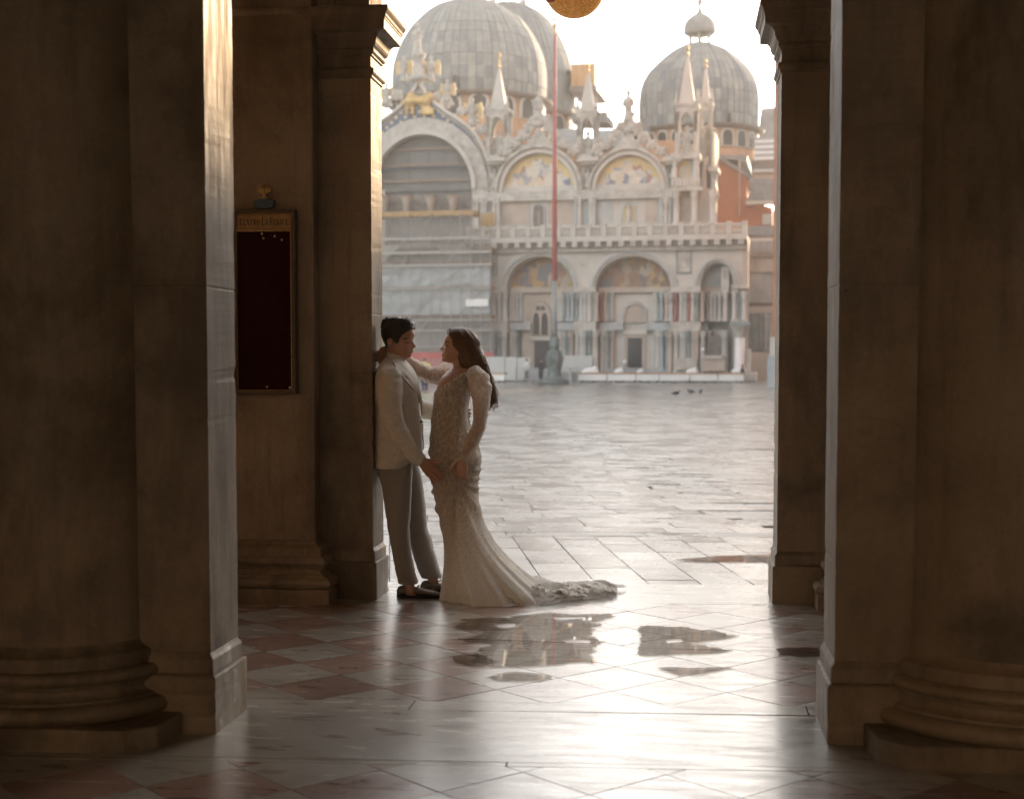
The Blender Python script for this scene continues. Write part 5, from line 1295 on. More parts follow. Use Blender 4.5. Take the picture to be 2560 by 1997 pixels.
def ruffle(o, fn):
    me = o.data; me.update(); nrm = [v.normal.copy() for v in me.vertices]
    for v, n_ in zip(me.vertices, nrm): v.co += n_*fn(v.co)
    me.update()
def hand(b, W, d, s, n, curl=(12,22,18), k=1.0, spread=.4, thumb=(.5,.6,.1)):
    W, d, s, n = Vector(W), Vector(d).normalized(), Vector(s).normalized(), Vector(n).normalized()
    s = (s - d*s.dot(d)).normalized()
    for i in range(4):
        q = i-1.5
        b.capsule([W + s*q*.011*k, W + d*.045*k + s*q*.017*k, W + d*.088*k + s*q*.020*k], [.0165*k,.0150*k,.0125*k], 10)
        ln = (.062,.076,.082,.074)[i]*k; pos = W + d*.088*k + s*q*.020*k; ang = 0; pts = [pos]; dd = (d + s*q*.07*spread).normalized()
        for j in range(3):
            ang += R_(curl[j]); v_ = dd*math.cos(ang) + n*math.sin(ang); pos = pos + v_*ln*(.45,.31,.24)[j]; pts.append(pos)
        b.capsule(pts, [.0100*k,.0092*k,.0086*k,.0072*k], 10)
    T0 = W + d*.018*k + s*.022*k; T1 = T0 + (d*.6 + s*.75 + n*.25).normalized()*.042*k; tv = (d*thumb[0]+s*thumb[1]+n*thumb[2]).normalized(); T2 = T1 + tv*.034*k; T3 = T2 + (tv*.8+d*.35).normalized()*.027*k
    b.capsule([T0, T1, T2, T3], [.0175*k,.0130*k,.0108*k,.0085*k], 10)
class Head:
    """profile rows: py, front px, bump px, bump width m, back px, half width m; fx = +1 looks to +X"""
    def __init__(s, rows, Y, fx):
        s.Y, s.fx = Y, fx; s.tab = []
        for py, xf, bp, sg, xb, w in rows:
            F0, B0, T0 = aty(xf, py, Y), aty(xb, py, Y), aty(xf+fx*bp, py, Y)
            s.tab.append((-F0.z, F0.x, abs(T0.x-F0.x), sg, B0.x, w))
    def row(s, z): return lerp_table(s.tab, -z)
    def pt(s, z, t, off=0.0):
        xf, bp, sg, xb, w = s.row(z); xc = xf*.5+xb*.5; rx = abs(xf-xb)/2; c_, sn = math.cos(t), math.sin(t)
        y = (w+off)*math.copysign(abs(sn)**.88, sn); x = (rx+off)*math.copysign(abs(c_)**.92, c_)
        if c_ > 0: x += bp*math.exp(-(y/max(sg,.004))**2)
        return Vector((xc + s.fx*x, s.Y + y, z))
    def rings(s, n=70, seg=64, off=0.0):
        z1, z0 = -s.tab[0][0], -s.tab[-1][0]
        return [[s.pt(z0+(z1-z0)*i/n, 2*math.pi*k/seg, off) for k in range(seg)] for i in range(n+1)]
    def side(s, px, py, off=0.0, sgn=-1):
        z = aty(px, py, s.Y).z; x = aty(px, py, s.Y-.06).x
        xf, bp, sg, xb, w = s.row(z); xc = (xf+xb)/2; rx = abs(xf-xb)/2
        c_ = max(-1, min(1, (x-xc)*s.fx/rx)); c_ = math.copysign(abs(c_)**(1/.92), c_); return s.pt(z, sgn*math.acos(c_), off)
# --- materials
def skin(name, c):
    m, nt, p, o = new_mat(name); v = coords(nt); cc = ramp(nt, noise(nt, v, 14, 5), [(.3, tuple(x*.88 for x in c)), (.7, c)])
    L(nt, cc, p.inputs['Base Color']); p.inputs['Roughness'].default_value = .46; p.inputs['Subsurface Weight'].default_value = .12; p.inputs['Subsurface Radius'].default_value = (.02,.008,.004); p.inputs['Subsurface Scale'].default_value = .4
    L(nt, bump(nt, noise(nt, v, 180, 4), .12, .002), p.inputs['Normal']); return m
M['skin_m'] = skin('tanned_skin', (.46,.255,.17)); M['skin_w'] = skin('warm_skin', (.54,.325,.23))
def cloth(name, c1, c2, wv=420, rough=.9, bs=.3, sheen=.3):
    m, nt, p, o = new_mat(name); v = coords(nt, (1,1,1), False)
    slub = noise(nt, coords(nt, (60,60,900), False), 1.0, 3); slub2 = noise(nt, coords(nt, (700,700,50), False), 1.0, 3)
    mx_ = N(nt, 'ShaderNodeMath', operation='ADD'); L(nt, slub, mx_.inputs[0]); L(nt, slub2, mx_.inputs[1])
    c = ramp(nt, maprange(nt, mx_.outputs[0], .6, 1.4, 0, 1), [(.2, c1), (.8, c2)])
    L(nt, c, p.inputs['Base Color']); p.inputs['Roughness'].default_value = rough; p.inputs['Sheen Weight'].default_value = sheen; p.inputs['Specular IOR Level'].default_value = .2
    b = bump(nt, mx_.outputs[0], bs, .0015); b = bump(nt, noise(nt, v, 14, 4), .35, .012, b); L(nt, b, p.inputs['Normal']); return m
M['jacket'] = cloth('cream_linen', (.54,.505,.455), (.69,.65,.595)); M['trouser'] = cloth('taupe_wool', (.25,.228,.212), (.31,.286,.268), bs=.15); M['shirt'] = cloth('white_shirt', (.66,.64,.61), (.74,.72,.69), bs=.1)
M['shoe'] = pm('taupe_suede', (.17,.145,.125), (.22,.19,.165), 40, .8, bmp=.2, bscale=200, spec=.2); M['sole'] = pm('dark_sole', (.02,.017,.015), None, 10, .7, bmp=0); M['button'] = pm('dark_button', (.03,.022,.018), None, 10, .4, bmp=0)
def hairmat(name, c1, c2, st, tip=None):
    m, nt, p, o = new_mat(name); v = coords(nt, st, False); n_ = noise(nt, v, 1, 4, .6)
    cc = ramp(nt, n_, [(.3, c1), (.7, c2)])
    if tip:
        sz = N(nt, 'ShaderNodeSeparateXYZ'); L(nt, coords(nt, (1,1,1), False), sz.inputs[0]); cc = mixc(nt, maprange(nt, sz.outputs['Z'], 1.15, 1.48, .85, 0), cc, tip)
    L(nt, cc, p.inputs['Base Color']); p.inputs['Roughness'].default_value = .42; p.inputs['Specular IOR Level'].default_value = .5
    L(nt, bump(nt, n_, .9, .006), p.inputs['Normal']); return m
M['hair_m'] = hairmat('dark_brown_hair', (.014,.009,.007), (.06,.038,.025), (45,160,160)); M['hair_w'] = hairmat('chestnut_hair', (.045,.022,.012), (.20,.10,.048), (190,190,14), (.24,.125,.06))
def dressmat(name, c1, c2, trans, sheer, low=None):
    m, nt, p, o = new_mat(name); v = coords(nt, (1,1,1), False)
    c = ramp(nt, noise(nt, v, 60, 5), [(.35, c1), (.65, c2)])
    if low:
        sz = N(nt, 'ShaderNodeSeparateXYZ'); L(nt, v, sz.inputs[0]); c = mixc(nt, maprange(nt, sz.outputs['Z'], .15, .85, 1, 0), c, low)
    ve = N(nt, 'ShaderNodeTexVoronoi', feature='DISTANCE_TO_EDGE'); ve.inputs['Scale'].default_value = 26; vw = coords(nt, (1.6,1.6,.7), False); L(nt, vw, ve.inputs['Vector'])
    lace = maprange(nt, ve.outputs['Distance'], .02, .10, .75, 0); c = mixc(nt, lace, c, (.86,.83,.78))
    vo = N(nt, 'ShaderNodeTexVoronoi'); vo.inputs['Scale'].default_value = 150; L(nt, v, vo.inputs['Vector'])
    sp = N(nt, 'ShaderNodeSeparateColor'); L(nt, vo.outputs['Color'], sp.inputs[0])
    bead = maprange(nt, vo.outputs['Distance'], .25, .42, 1, 0); pick = maprange(nt, sp.outputs[0], .66, .68, 0, 1)
    mk = N(nt, 'ShaderNodeMath', operation='MULTIPLY'); L(nt, bead, mk.inputs[0]); L(nt, pick, mk.inputs[1])
    L(nt, mixc(nt, mk.outputs[0], c, (.85,.72,.52)), p.inputs['Base Color']); L(nt, maprange(nt, mk.outputs[0], 0, 1, .75, .12), p.inputs['Roughness']); L(nt, maprange(nt, mk.outputs[0], 0, 1, 0, .85), p.inputs['Metallic'])
    p.inputs['Sheen Weight'].default_value = .3
    b = bump(nt, noise(nt, v, 120, 3), .35, .003)
    # every sequin faces its own way
    nv = N(nt, 'ShaderNodeVectorMath', operation='SUBTRACT'); L(nt, vo.outputs['Color'], nv.inputs[0]); nv.inputs[1].default_value = (.5,.5,.5)
    ns = N(nt, 'ShaderNodeVectorMath', operation='SCALE'); L(nt, nv.outputs[0], ns.inputs[0]); L(nt, maprange(nt, mk.outputs[0], 0, 1, 0, 1.1), ns.inputs['Scale'])
    na = N(nt, 'ShaderNodeVectorMath', operation='ADD'); L(nt, b, na.inputs[0]); L(nt, ns.outputs[0], na.inputs[1]); nn = N(nt, 'ShaderNodeVectorMath', operation='NORMALIZE'); L(nt, na.outputs[0], nn.inputs[0]); L(nt, nn.outputs[0], p.inputs['Normal'])
    tl = N(nt, 'ShaderNodeBsdfTranslucent'); L(nt, c, tl.inputs[0]); m1 = N(nt, 'ShaderNodeMixShader'); m1.inputs[0].default_value = trans; L(nt, p.outputs[0], m1.inputs[1]); L(nt, tl.outputs[0], m1.inputs[2])
    out = m1.outputs[0]
    if sheer:
        tb = N(nt, 'ShaderNodeBsdfTransparent'); m2_ = N(nt, 'ShaderNodeMixShader')
        lw = N(nt, 'ShaderNodeLayerWeight'); lw.inputs['Blend'].default_value = .35
        L(nt, maprange(nt, lw.outputs['Facing'], 0, 1, sheer, .05), m2_.inputs[0]); L(nt, out, m2_.inputs[1]); L(nt, tb.outputs[0], m2_.inputs[2]); out = m2_.outputs[0]
    L(nt, out, o.inputs['Surface']); return m
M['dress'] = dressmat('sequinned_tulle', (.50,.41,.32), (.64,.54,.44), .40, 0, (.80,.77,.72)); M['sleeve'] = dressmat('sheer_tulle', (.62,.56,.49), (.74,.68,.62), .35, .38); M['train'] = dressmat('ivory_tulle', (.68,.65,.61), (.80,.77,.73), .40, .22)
M['liprose'] = pm('lips', (.36,.13,.10), None, 10, .4, bmp=0); M['brow'] = pm('brow_hair', (.02,.013,.009), None, 10, .7, bmp=0); M['eye'] = pm('eye_dark', (.03,.022,.018), None, 10, .2, bmp=0)

def A_(px, py, Y): return aty(px, py, Y)
# ---------------------------------------------------------------- man leaning on the pier
man = thing('person', 'person in a cream linen blazer and taupe trousers leaning back against the pier', 'person', (A_(1030,1490,YM).x, YM, 0)); mo = man.location.copy()
def fin(o, root, origin):        # world-space mesh becomes a part of its thing
    o.data.transform(Matrix.Translation(-origin)); o.parent = root; return o
HM = Head([(794,998,0,.02,976,.012),(797,1016,0,.02,967,.045),(803,1026,0,.02,961,.062),(812,1031,0,.02,958,.072),(822,1033,0,.02,957,.076),(832,1035,1,.03,957,.077),(840,1035,3,.035,958,.076),(846,1032,1.5,.025,960,.074),(851,1030,2,.012,962,.072),(857,1029,6,.012,965,.071),(863,1028.5,10.5,.0125,967,.069),(867,1028.5,13,.0135,968,.067),(870,1028.5,8,.015,969,.066),(873,1029,3,.016,970,.064),(877,1029.5,3.5,.026,972,.062),(880,1029,4,.026,975,.060),(882,1028,2.6,.024,978,.059),(884,1027,3.4,.024,981,.057),(887,1025.5,2,.026,985,.054),(891,1025,4,.028,990,.049),(894,1022,3.6,.026,995,.041),(897,1014,0,.02,999,.024),(899,1010,0,.02,1003,.008)], YM, 1)
b = MB(); b.rings(HM.rings())
b.capsule([A_(990,872,YM), A_(986,895,YM), A_(982,925,YM)], [.056,.058,.066], 20)
for sg in (-1, 1):
    e = HM.side(978, 857, .004, sg)
    b.ball(e + Vector((0,sg*.013,0)), (.018,.012,.025), 14, 10); b.capsule([e+Vector((-.016,sg*.022,.0)), e+Vector((-.013,sg*.023,.016)), e+Vector((-.002,sg*.023,.025)), e+Vector((.011,sg*.019,.019))], [.0055,.0055,.0055,.005], 8)
JT = [(893,966,1003,.075,0),(900,960,1012,.105,0),(908,954,1021,.155,0),(918,949,1029,.195,0),(930,944,1036,.212,0),(945,941,1041,.215,0),(970,938,1046,.20,0),(1000,938,1050,.178,0),(1040,940,1053,.165,0),(1080,941,1056,.168,0),(1117,940,1058,.176,0),(1140,939.5,1052,.18,0),(1156,939,1038,.18,0),(1169,939,1024,.178,0)]
b.rings(sil_rings(JT, YM, 896, 1168, 24, 32, .022))
sh, el, wr = A_(980,946,YM-.19), A_(984,1062,YM-.225), A_(1054,1151,YM-.215)
b.capsule([sh, el], [.052,.042], 14); b.capsule([el, A_(1020,1108,YM-.225), wr], [.042,.038,.027], 14)
hand(b, wr + Vector((.004,0,-.004)), (.66,.02,-.75), (.72,-.1,.66), (.25,1,-.1), (8,14,10), 1.0, .25, (.75,.55,.1))
sh2, el2 = A_(998,948,YM+.19), A_(1050,1028,YM+.20); wr2 = A_(1118,1030,YM+.19)
b.capsule([sh2, el2], [.05,.042], 14); b.capsule([el2, wr2], [.042,.028], 14); hand(b, wr2, (1,-.15,-.1), (0,0,1), (0,-1,0), (10,15,10))
NL = [(1150,943,1032,.075,-.055),(1168,943,1031,.085,-.06),(1180,944,1031,.095,-.07),(1212,955,1030,.10,-.085),(1254,961,1028,.092,-.085),(1292,966,1024.5,.086,-.085),(1321,970,1022.5,.082,-.085),(1360,977,1026,.078,-.08),(1398,984,1031,.075,-.075),(1430,990,1038,.073,-.07),(1458,997,1045,.072,-.07)]
FL = [(1150,952,1040,.10,.07),(1172,962,1049,.10,.09),(1190,982,1054,.098,.10),(1254,1004,1062,.09,.12),(1290,1012,1066,.086,.13),(1315,1018,1067.5,.082,.135),(1360,1026,1080,.078,.14),(1398,1035,1092,.075,.145),(1432,1048,1103,.073,.15),(1443,1054,1107,.072,.15)]
for T_b in (NL, FL):
    c_ = [((A_(l,y,YM+yo)+A_(r,y,YM+yo))/2) for y, l, r, ry, yo in T_b[1:]]; b.capsule(c_ + [c_[-1]+Vector((.02,0,-.06))], ([.055,.055,.058,.055,.052,.046,.048,.042,.036,.034,.034,.034])[-len(c_)-1:], 12)
body = voxel(b.build('body', M['skin_m'], None), .0042, 2, .5); fin(body, man, mo)
# head hair
def hl(px): return lerp_table([(950,866),(966,874),(971,868),(976,851),(984,847),(989,855),(997,861),(1003,859),(1006,847),(1012,839),(1020,833),(1028,827),(1034,822),(1045,818)], px)[0]
hb = MB(); n_, sgm = 80, 96; z1, z0 = A_(980,793.6,YM).z, A_(980,880,YM).z; grid = []; keep = []
for i in range(n_+1):
    z = z0+(z1-z0)*i/n_; rr = []; kk = []
    for k in range(sgm):
        t = 2*math.pi*k/sgm; p0 = HM.pt(z, t); x_, y_ = PX((p0.x, YM, p0.z))
        cl = mnoise.noise(Vector((p0.x*30, p0.y*90, p0.z*60))); cl2 = mnoise.noise(Vector((p0.x*14, p0.y*40, p0.z*25+5)))
        edge = max(0, min(1, (hl(x_)-y_)/9)); top = max(0, min(1, (838-y_)/30))
        off = (.0012 + .0045*edge + .003*top + .003*cl*edge + .003*cl2*top)
        fr_ = max(0, (x_-1005)/30)*top; q = HM.pt(z, t, off); q.x += .008*fr_; q.z += .003*fr_ + .0015*top
        rr.append(q); kk.append(y_ < hl(x_) + 2.5*mnoise.noise(Vector((x_*.5, k*.9, 3))))
    grid.append(rr); keep.append(kk)
for i in range(n_):
    for k in range(sgm):
        k2 = (k+1) % sgm
        if keep[i][k] and keep[i][k2] and keep[i+1][k] and keep[i+1][k2]: hb.add([grid[i][k], grid[i][k2], grid[i+1][k2], grid[i+1][k]], [(0,1,2,3)])
hb.add(grid[n_], [tuple(range(sgm))])
ho = hb.build('hair', M['hair_m'], None)
bm_ = bmesh.new(); bm_.from_mesh(ho.data); bmesh.ops.remove_doubles(bm_, verts=bm_.verts, dist=.0002); bmesh.ops.recalc_face_normals(bm_, faces=bm_.faces); bm_.to_mesh(ho.data); bm_.free(); ho.data.shade_smooth()
mm_ = ho.modifiers.new('t', 'SOLIDIFY'); mm_.thickness = .006; mm_.offset = -1; fin(ho, man, mo)
hs2 = MB(); random.seed(5)
for s_ in range(900):
    i, k = random.randint(4, n_-1), random.randint(0, sgm-1)
    if not keep[i][k]: continue
    dk = 1 if k < sgm/2 else -1; pts = []; kk_ = float(k); ii = float(i)
    for j in range(6):
        a_, b_ = int(ii), int(kk_) % sgm
        if not (0 <= a_ <= n_) or not keep[a_][b_]: break
        g0 = grid[a_][b_]; ctr = Vector((A_(992,840,YM).x, YM, A_(992,840,YM).z)); pts.append(g0 + (g0-ctr).normalized()*(.001+random.random()*.0045*math.sin(j/5*math.pi)) + Vector((0,0,.002*random.random())))
        kk_ += dk*random.uniform(1.2, 2.4); ii -= random.uniform(.2, 1.6)
    if len(pts) > 3: hs2.tube(pts, [.0006]+[.0017]*(len(pts)-2)+[.0005], 5)
fin(tag(hs2.build('hair_strands', M['hair_m'], None, True), kind='stuff'), man, mo)
def feature(head, name, mat, pts, r, root, org, sgn=-1, off=.001):
    P_ = [head.side(x, y, off, sgn) for x, y in pts]; o = MB().capsule(P_, r, 8).build(name, mat, None, True); fin(o, root, org)
for sg in (-1, 1):
    feature(HM, 'eyebrow', M['brow'], [(1006,849),(1016,846),(1027,848)], [.0022,.0034,.0022], man, mo, sg, .0005)
    feature(HM, 'eye', M['eye'], [(1012,857.5),(1018,858.5),(1024,857)], [.0012,.0020,.0012], man, mo, sg, .0002)
feature(HM, 'mouth', M['liprose'], [(1019,881.5),(1024,881.8),(1028,881)], [.0014,.0022,.0026], man, mo, -1, .0003)
# jacket
j = MB(); j.rings(sil_rings(JT, YM, 893, 1169, 40, 56, 0.0, None, .92))
j.capsule([A_(976,944,YM-.165), A_(975,985,YM-.205), A_(979,1030,YM-.22), A_(987,1066,YM-.225), A_(1010,1104,YM-.225), A_(1034,1134,YM-.22), A_(1042,1143,YM-.218)], [.080,.077,.070,.066,.058,.051,.049], 24)
j.capsule([A_(995,946,YM+.165), A_(1022,990,YM+.20), A_(1048,1022,YM+.20), A_(1080,1028,YM+.195), A_(1112,1030,YM+.19)], [.078,.072,.064,.056,.048], 20)
jo = voxel(j.build('jacket', M['jacket'], None), .0065, 4, .5)
def jfold(co):
    f = .0045*mnoise.noise(Vector((co.x*9, co.y*9, co.z*12))) + .0025*mnoise.noise(Vector((co.x*25+co.z*18, co.y*20, co.z*25)))
    f *= max(0, min(1, (co.z-A_(980,1166,YM).z)/.10))
    if co.y < YM-.13: f += .011*(abs(mnoise.noise(Vector((co.x*7+co.z*10, 2, co.z*20-co.x*14))))-.25) + .004*mnoise.noise(Vector((co.x*22, 5, co.z*40)))
    return f
ruffle(jo, jfold); fin(jo, man, mo)
def jsurf(px, py, off):
    row = lerp_table(JT, py); l, r, ry = row[:3]; A, B = aty(l, py, YM), aty(r, py, YM); xc, rx = (A.x+B.x)/2, (B.x-A.x)/2
    x = aty(px, py, YM-.12).x; c_ = max(-.995, min(.995, (x-xc)/rx)); s_ = (1-abs(c_)**(2/.92))**(.46)
    return Vector((x, YM-(ry*s_+off), A.z))
LA = [(984,905),(993,915),(1003,929),(1016,947),(1029,967),(1039,988),(1045,1010),(1048,1036)]; LB = [(1003,902),(1012,912),(1022,928),(1033,946),(1041,966),(1046,988),(1049.5,1010),(1051.5,1036)]
lp = MB(); rr = []
for (a, b_) in zip(LA, LB):
    p0, p1 = jsurf(*a, .008), jsurf(*b_, .007); rr.append([p0, p0.lerp(p1,.5)+Vector((0,-.004,0)), p1, p1+Vector((0,.012,0)), p0+Vector((0,.012,0))])
lp.rings(rr); fin(angle_smooth(lp.build('lapel', M['jacket'], None), 50), man, mo)
fin(MB().capsule([jsurf(x-.6, y, .006) for x, y in LA], .0022, 6).build('lapel_edge', M['button'], None, True), man, mo)
q = jsurf(1047, 1053, .006); fin(MB().ball(q, (.009,.006,.009)).build('button', M['button'], None, True), man, mo)
fin(MB().capsule([jsurf(1050,1058,.003), jsurf(1051,1090,.003), jsurf(1053,1120,.003)], .0022, 6).build('front_edge', M['button'], None, True), man, mo)
# shirt collar, cuff
col = MB(); rs = []
for hgt, ex_ in ((-.012, .006), (.030, .004), (.034, .0), (.030, -.004), (-.012, -.004)):
    ring = []
    for k in range(40):
        t = 2*math.pi*k/40; c_ = math.cos(t); base = A_(971+ (1+c_)/2*43, 884+(1+c_)/2*20, YM)
        ring.append(Vector((A_(991,894,YM).x + (.056+ex_)*c_, YM+(.062+ex_)*math.sin(t), base.z-.006 + hgt*(.8+.2*c_))))
    rs.append(ring)
col.rings(rs, False); fin(angle_smooth(col.build('shirt_collar', M['shirt'], None), 50), man, mo)
fin(MB().capsule([A_(1011,905,YM-.012), A_(1017,914,YM-.014), A_(1024,930,YM-.012)], [.008,.011,.010], 8).build('tie', M['button'], None, True), man, mo)
fin(MB().tube([A_(1040,1141,YM-.218), A_(1047,1147,YM-.217), A_(1054.5,1153,YM-.216)], [.043,.042,.041], 24).build('shirt_cuff', M['shirt'], None, True), man, mo)
# trousers
tr_ = MB()
for T_b in (NL, FL): tr_.rings(sil_rings(T_b, YM, T_b[0][0], T_b[-1][0], 30, 40, 0, None, .9))
to = voxel(tr_.build('trousers', M['trouser'], None), .0062, 3, .5)
def tfold(co):
    z = co.z; f = .003*mnoise.noise(Vector((co.x*8, co.y*8, z*5)))
    f += .005*mnoise.noise(Vector((co.x*14+z*9, co.y*8, z*13)))*(.4+.6*math.exp(-((z-.44)/.12)**2)+.5*math.exp(-((z-.12)/.07)**2)); return f
ruffle(to, tfold); fin(to, man, mo)
# loafers
def shoe(heel, toe, sole_py, Yc, half):
    H_, T_ = A_(heel, sole_py, Yc), A_(toe, sole_py, Yc); Ln = T_.x-H_.x; rs = []; so = []
    for s_, w, h in ((0,.018,.050),(.03,.028,.068),(.12,.034,.078),(.25,.036,.076),(.36,.038,.068),(.48,.042,.062),(.62,.047,.052),(.76,.046,.044),(.88,.038,.036),(.96,.024,.028),(1.0,.008,.018)):
        x = H_.x + Ln*s_; rs.append([(x, Yc + w*math.cos(2*math.pi*k/20)*half, .012 + (h-.012)*max(0, .5+.5*math.sin(2*math.pi*k/20))**.62) for k in range(20)])
        so.append([(x+(.004 if s_ > .9 else 0), Yc + (w+.003)*math.cos(2*math.pi*k/16), (.002 if math.sin(2*math.pi*k/16) < 0 else .016)) for k in range(16)])
    o = MB().rings(rs).build('shoe', M['shoe'], None, True); fin(o, man, mo); s2 = MB().rings(so).build('sole', M['sole'], None); s2.data.transform(Matrix.Translation(-mo)); s2.parent = o
    tg = MB().capsule([(H_.x+Ln*.44, Yc-.028, .066), (H_.x+Ln*.47, Yc, .074), (H_.x+Ln*.44, Yc+.028, .066)], .006, 8).build('strap', M['shoe'], None, True); tg.data.transform(Matrix.Translation(-mo)); tg.parent = o
shoe(993, 1109, 1491, YM-.06, 1.0); shoe(1052, 1150, 1477, YM+.15, 1.0)

# ---------------------------------------------------------------- woman in the wedding dress
wom = thing('person', 'person in a sequinned ivory wedding gown with long wavy brown hair, arm round the other', 'person', (A_(1150,1495,YW).x, YW, 0)); wo_ = wom.location.copy()
HW = Head([(824,1142,0,.02,1163,.015),(828,1129,0,.02,1174,.043),(835,1120,0,.02,1181,.058),(843,1113,0,.02,1185,.065),(850,1110,0,.02,1187,.068),(857,1109.5,.5,.03,1187,.068),(862,1110,1.5,.014,1186,.067),(867,1110.5,6,.0105,1184,.066),(871,1110.5,10.5,.0115,1182,.065),(873.5,1110.5,12,.0125,1181,.064),(876,1109.5,7,.014,1180,.063),(879,1108,3,.016,1178,.062),(883,1107,3.6,.022,1175,.060),(886.5,1107,4.2,.022,1172,.058),(888.5,1107.5,2.6,.02,1170,.057),(891,1107.5,4.0,.02,1167,.055),(895,1108,2.4,.022,1162,.050),(900,1107,4.4,.022,1155,.044),(903,1109,3.5,.022,1148,.037),(906,1116,0,.02,1140,.022),(908,1122,0,.02,1134,.008)], YW, -1)
b = MB(); b.rings(HW.rings()); b.capsule([A_(1148,885,YW), A_(1150,912,YW), A_(1152,935,YW)], [.045,.046,.056], 18)
for sg in (-1,1): e = HW.side(1144, 880, .003, sg); b.ball(e, (.012,.008,.019), 12, 8)
DT = [(918,1128,1182,.10),(926,1118,1190,.145),(936,1104,1196,.165),(950,1092,1193,.165),(969,1085.5,1181,.15),(1000,1084,1173,.132),(1031,1082,1169,.122),(1060,1078,1176,.132),(1088,1074.5,1187,.152),(1125,1074,1200,.172),(1148,1075,1203,.178),(1180,1077,1199,.18),(1206,1079,1195,.178),(1260,1089,1197,.170),(1305,1099,1210,.170),(1353,1110,1236,.185),(1385,1113,1262,.215),(1408,1112,1285,.24),(1440,1109,1322,.28),(1459,1107,1348,.31),(1480,1105,1375,.335),(1497,1104,1392,.345)]
b.rings(sil_rings(DT, YW, 920, 1200, 26, 32, .012))
for s_, dy in ((-1,-.08),(1,.08)):
    b.capsule([A_(1140,1150,YW+dy), A_(1140,1290,YW+dy), A_(1160,1465,YW+dy)], [.085,.058,.042], 12)
    b.capsule([A_(1168,1470,YW+dy), A_(1135,1484,YW+dy)], [.035,.028], 10)
sL, eL, wL = A_(1190,947,YW-.165), A_(1199,1062,YW-.21), A_(1157,1144,YW-.21)
b.capsule([sL, A_(1198,1000,YW-.195), eL], [.046,.042,.035], 14); b.capsule([eL, A_(1180,1105,YW-.22), wL], [.035,.033,.022], 14)
hand(b, wL + Vector((0,0,-.004)), (-.12,.02,-1), (-1,-.15,.1), (.15,1,0), (20,34,30), .92, .2, (.85,.3,.35))
sR = A_(1122,938,YW+.14); eR = A_(1074,938,YW+.155); wR = A_(992,880,YW+.085)
b.capsule([sR, A_(1098,938,YW+.15), eR], [.045,.042,.037], 14); b.capsule([eR, A_(1040,920,YW+.13), wR], [.037,.033,.024], 14)
hand(b, wR + Vector((-.01,0,0)), (-.70,-.62,-.15), (-.1,.1,1), (.1,-.6,-.8), (16,22,18), .92, .5, (.95,.1,.3))
body = voxel(b.build('body', M['skin_w'], None), .0042, 2, .5); fin(body, wom, wo_)
for sg in (-1, 1):
    feature(HW, 'eyebrow', M['brow'], [(1124,856),(1117,854.5),(1112,857)], [.0016,.0024,.0016], wom, wo_, sg, .0004)
    feature(HW, 'eye', M['eye'], [(1121,865.5),(1116,865),(1112.5,866)], [.0014,.0032,.0022], wom, wo_, sg, .0002)
feature(HW, 'mouth', M['liprose'], [(1117,888),(1112,889),(1106,888.5)], [.0014,.0026,.0034], wom, wo_, -1, .0004)
# gown
def gfold(t, z, py):
    a = max(0, min(1, (py-1230)/260)); k = a*a
    f = 1 + k*(.050*math.sin(7*t+1.2) + .035*math.sin(13*t+.5+z*3) + .022*math.sin(23*t+z*5))
    return f + .006*mnoise.noise(Vector((math.cos(t)*6, math.sin(t)*6, z*14)))
R3 = sil_rings(DT, YW, 918, 1497, 110, 140, 0.0, gfold)
def neckline(px): return 978 - (px-1092)*.62 if px < 1180 else 923
g = MB(); base = 0
for ring in R3: g.v += [tuple(p) for p in ring]
sg_ = 140
zend = R3[-1][0][2]
R4 = [(p[0]+ (p[0]-A_(1200,1490,YW).x)*.03, p[1]*1.0, .006) for p in R3[-1]]; g.v += R4
nr = len(R3)+1
for i in range(nr-1):
    for k in range(sg_):
        k2 = (k+1) % sg_; idx = (i*sg_+k, i*sg_+k2, (i+1)*sg_+k2, (i+1)*sg_+k)
        if i < 16:
            c_ = sum((Vector(g.v[q]) for q in idx), Vector())/4; x_, y_ = PX((c_.x, YW, c_.z))
            if y_ < neckline(x_): continue
        g.f.append(idx)
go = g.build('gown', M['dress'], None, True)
bm_ = bmesh.new(); bm_.from_mesh(go.data); bmesh.ops.delete(bm_, geom=[v for v in bm_.verts if not v.link_faces], context='VERTS'); bm_.to_mesh(go.data); bm_.free()
hx = A_(1150,1192,YW); 
def pull(co):   # cloth gathered towards the hand that lifts it
    d = math.hypot(co.x-hx.x, (co.z-hx.z)*.8); 
    if co.y > YW: return 0
    a = math.atan2(co.z-hx.z, co.x-hx.x); return .011*math.sin(a*15)*math.exp(-(d/.28)**2)*min(1, d/.05) + .006*math.sin(a*27+1)*math.exp(-(d/.45)**2)*min(1, d/.08)
ruffle(go, pull); fin(go, wom, wo_)
fin(MB().tube([A_(x, y, YW-.150+.0*i) if False else None or A_(x, y, YW-yy) for i, (x, y, yy) in enumerate(((1180,922,.155),(1165,932,.160),(1145,945,.150),(1122,960,.118),(1100,974,.07)))], .0045, 8).build('neckline_edge', M['sleeve'], None, True), wom, wo_)
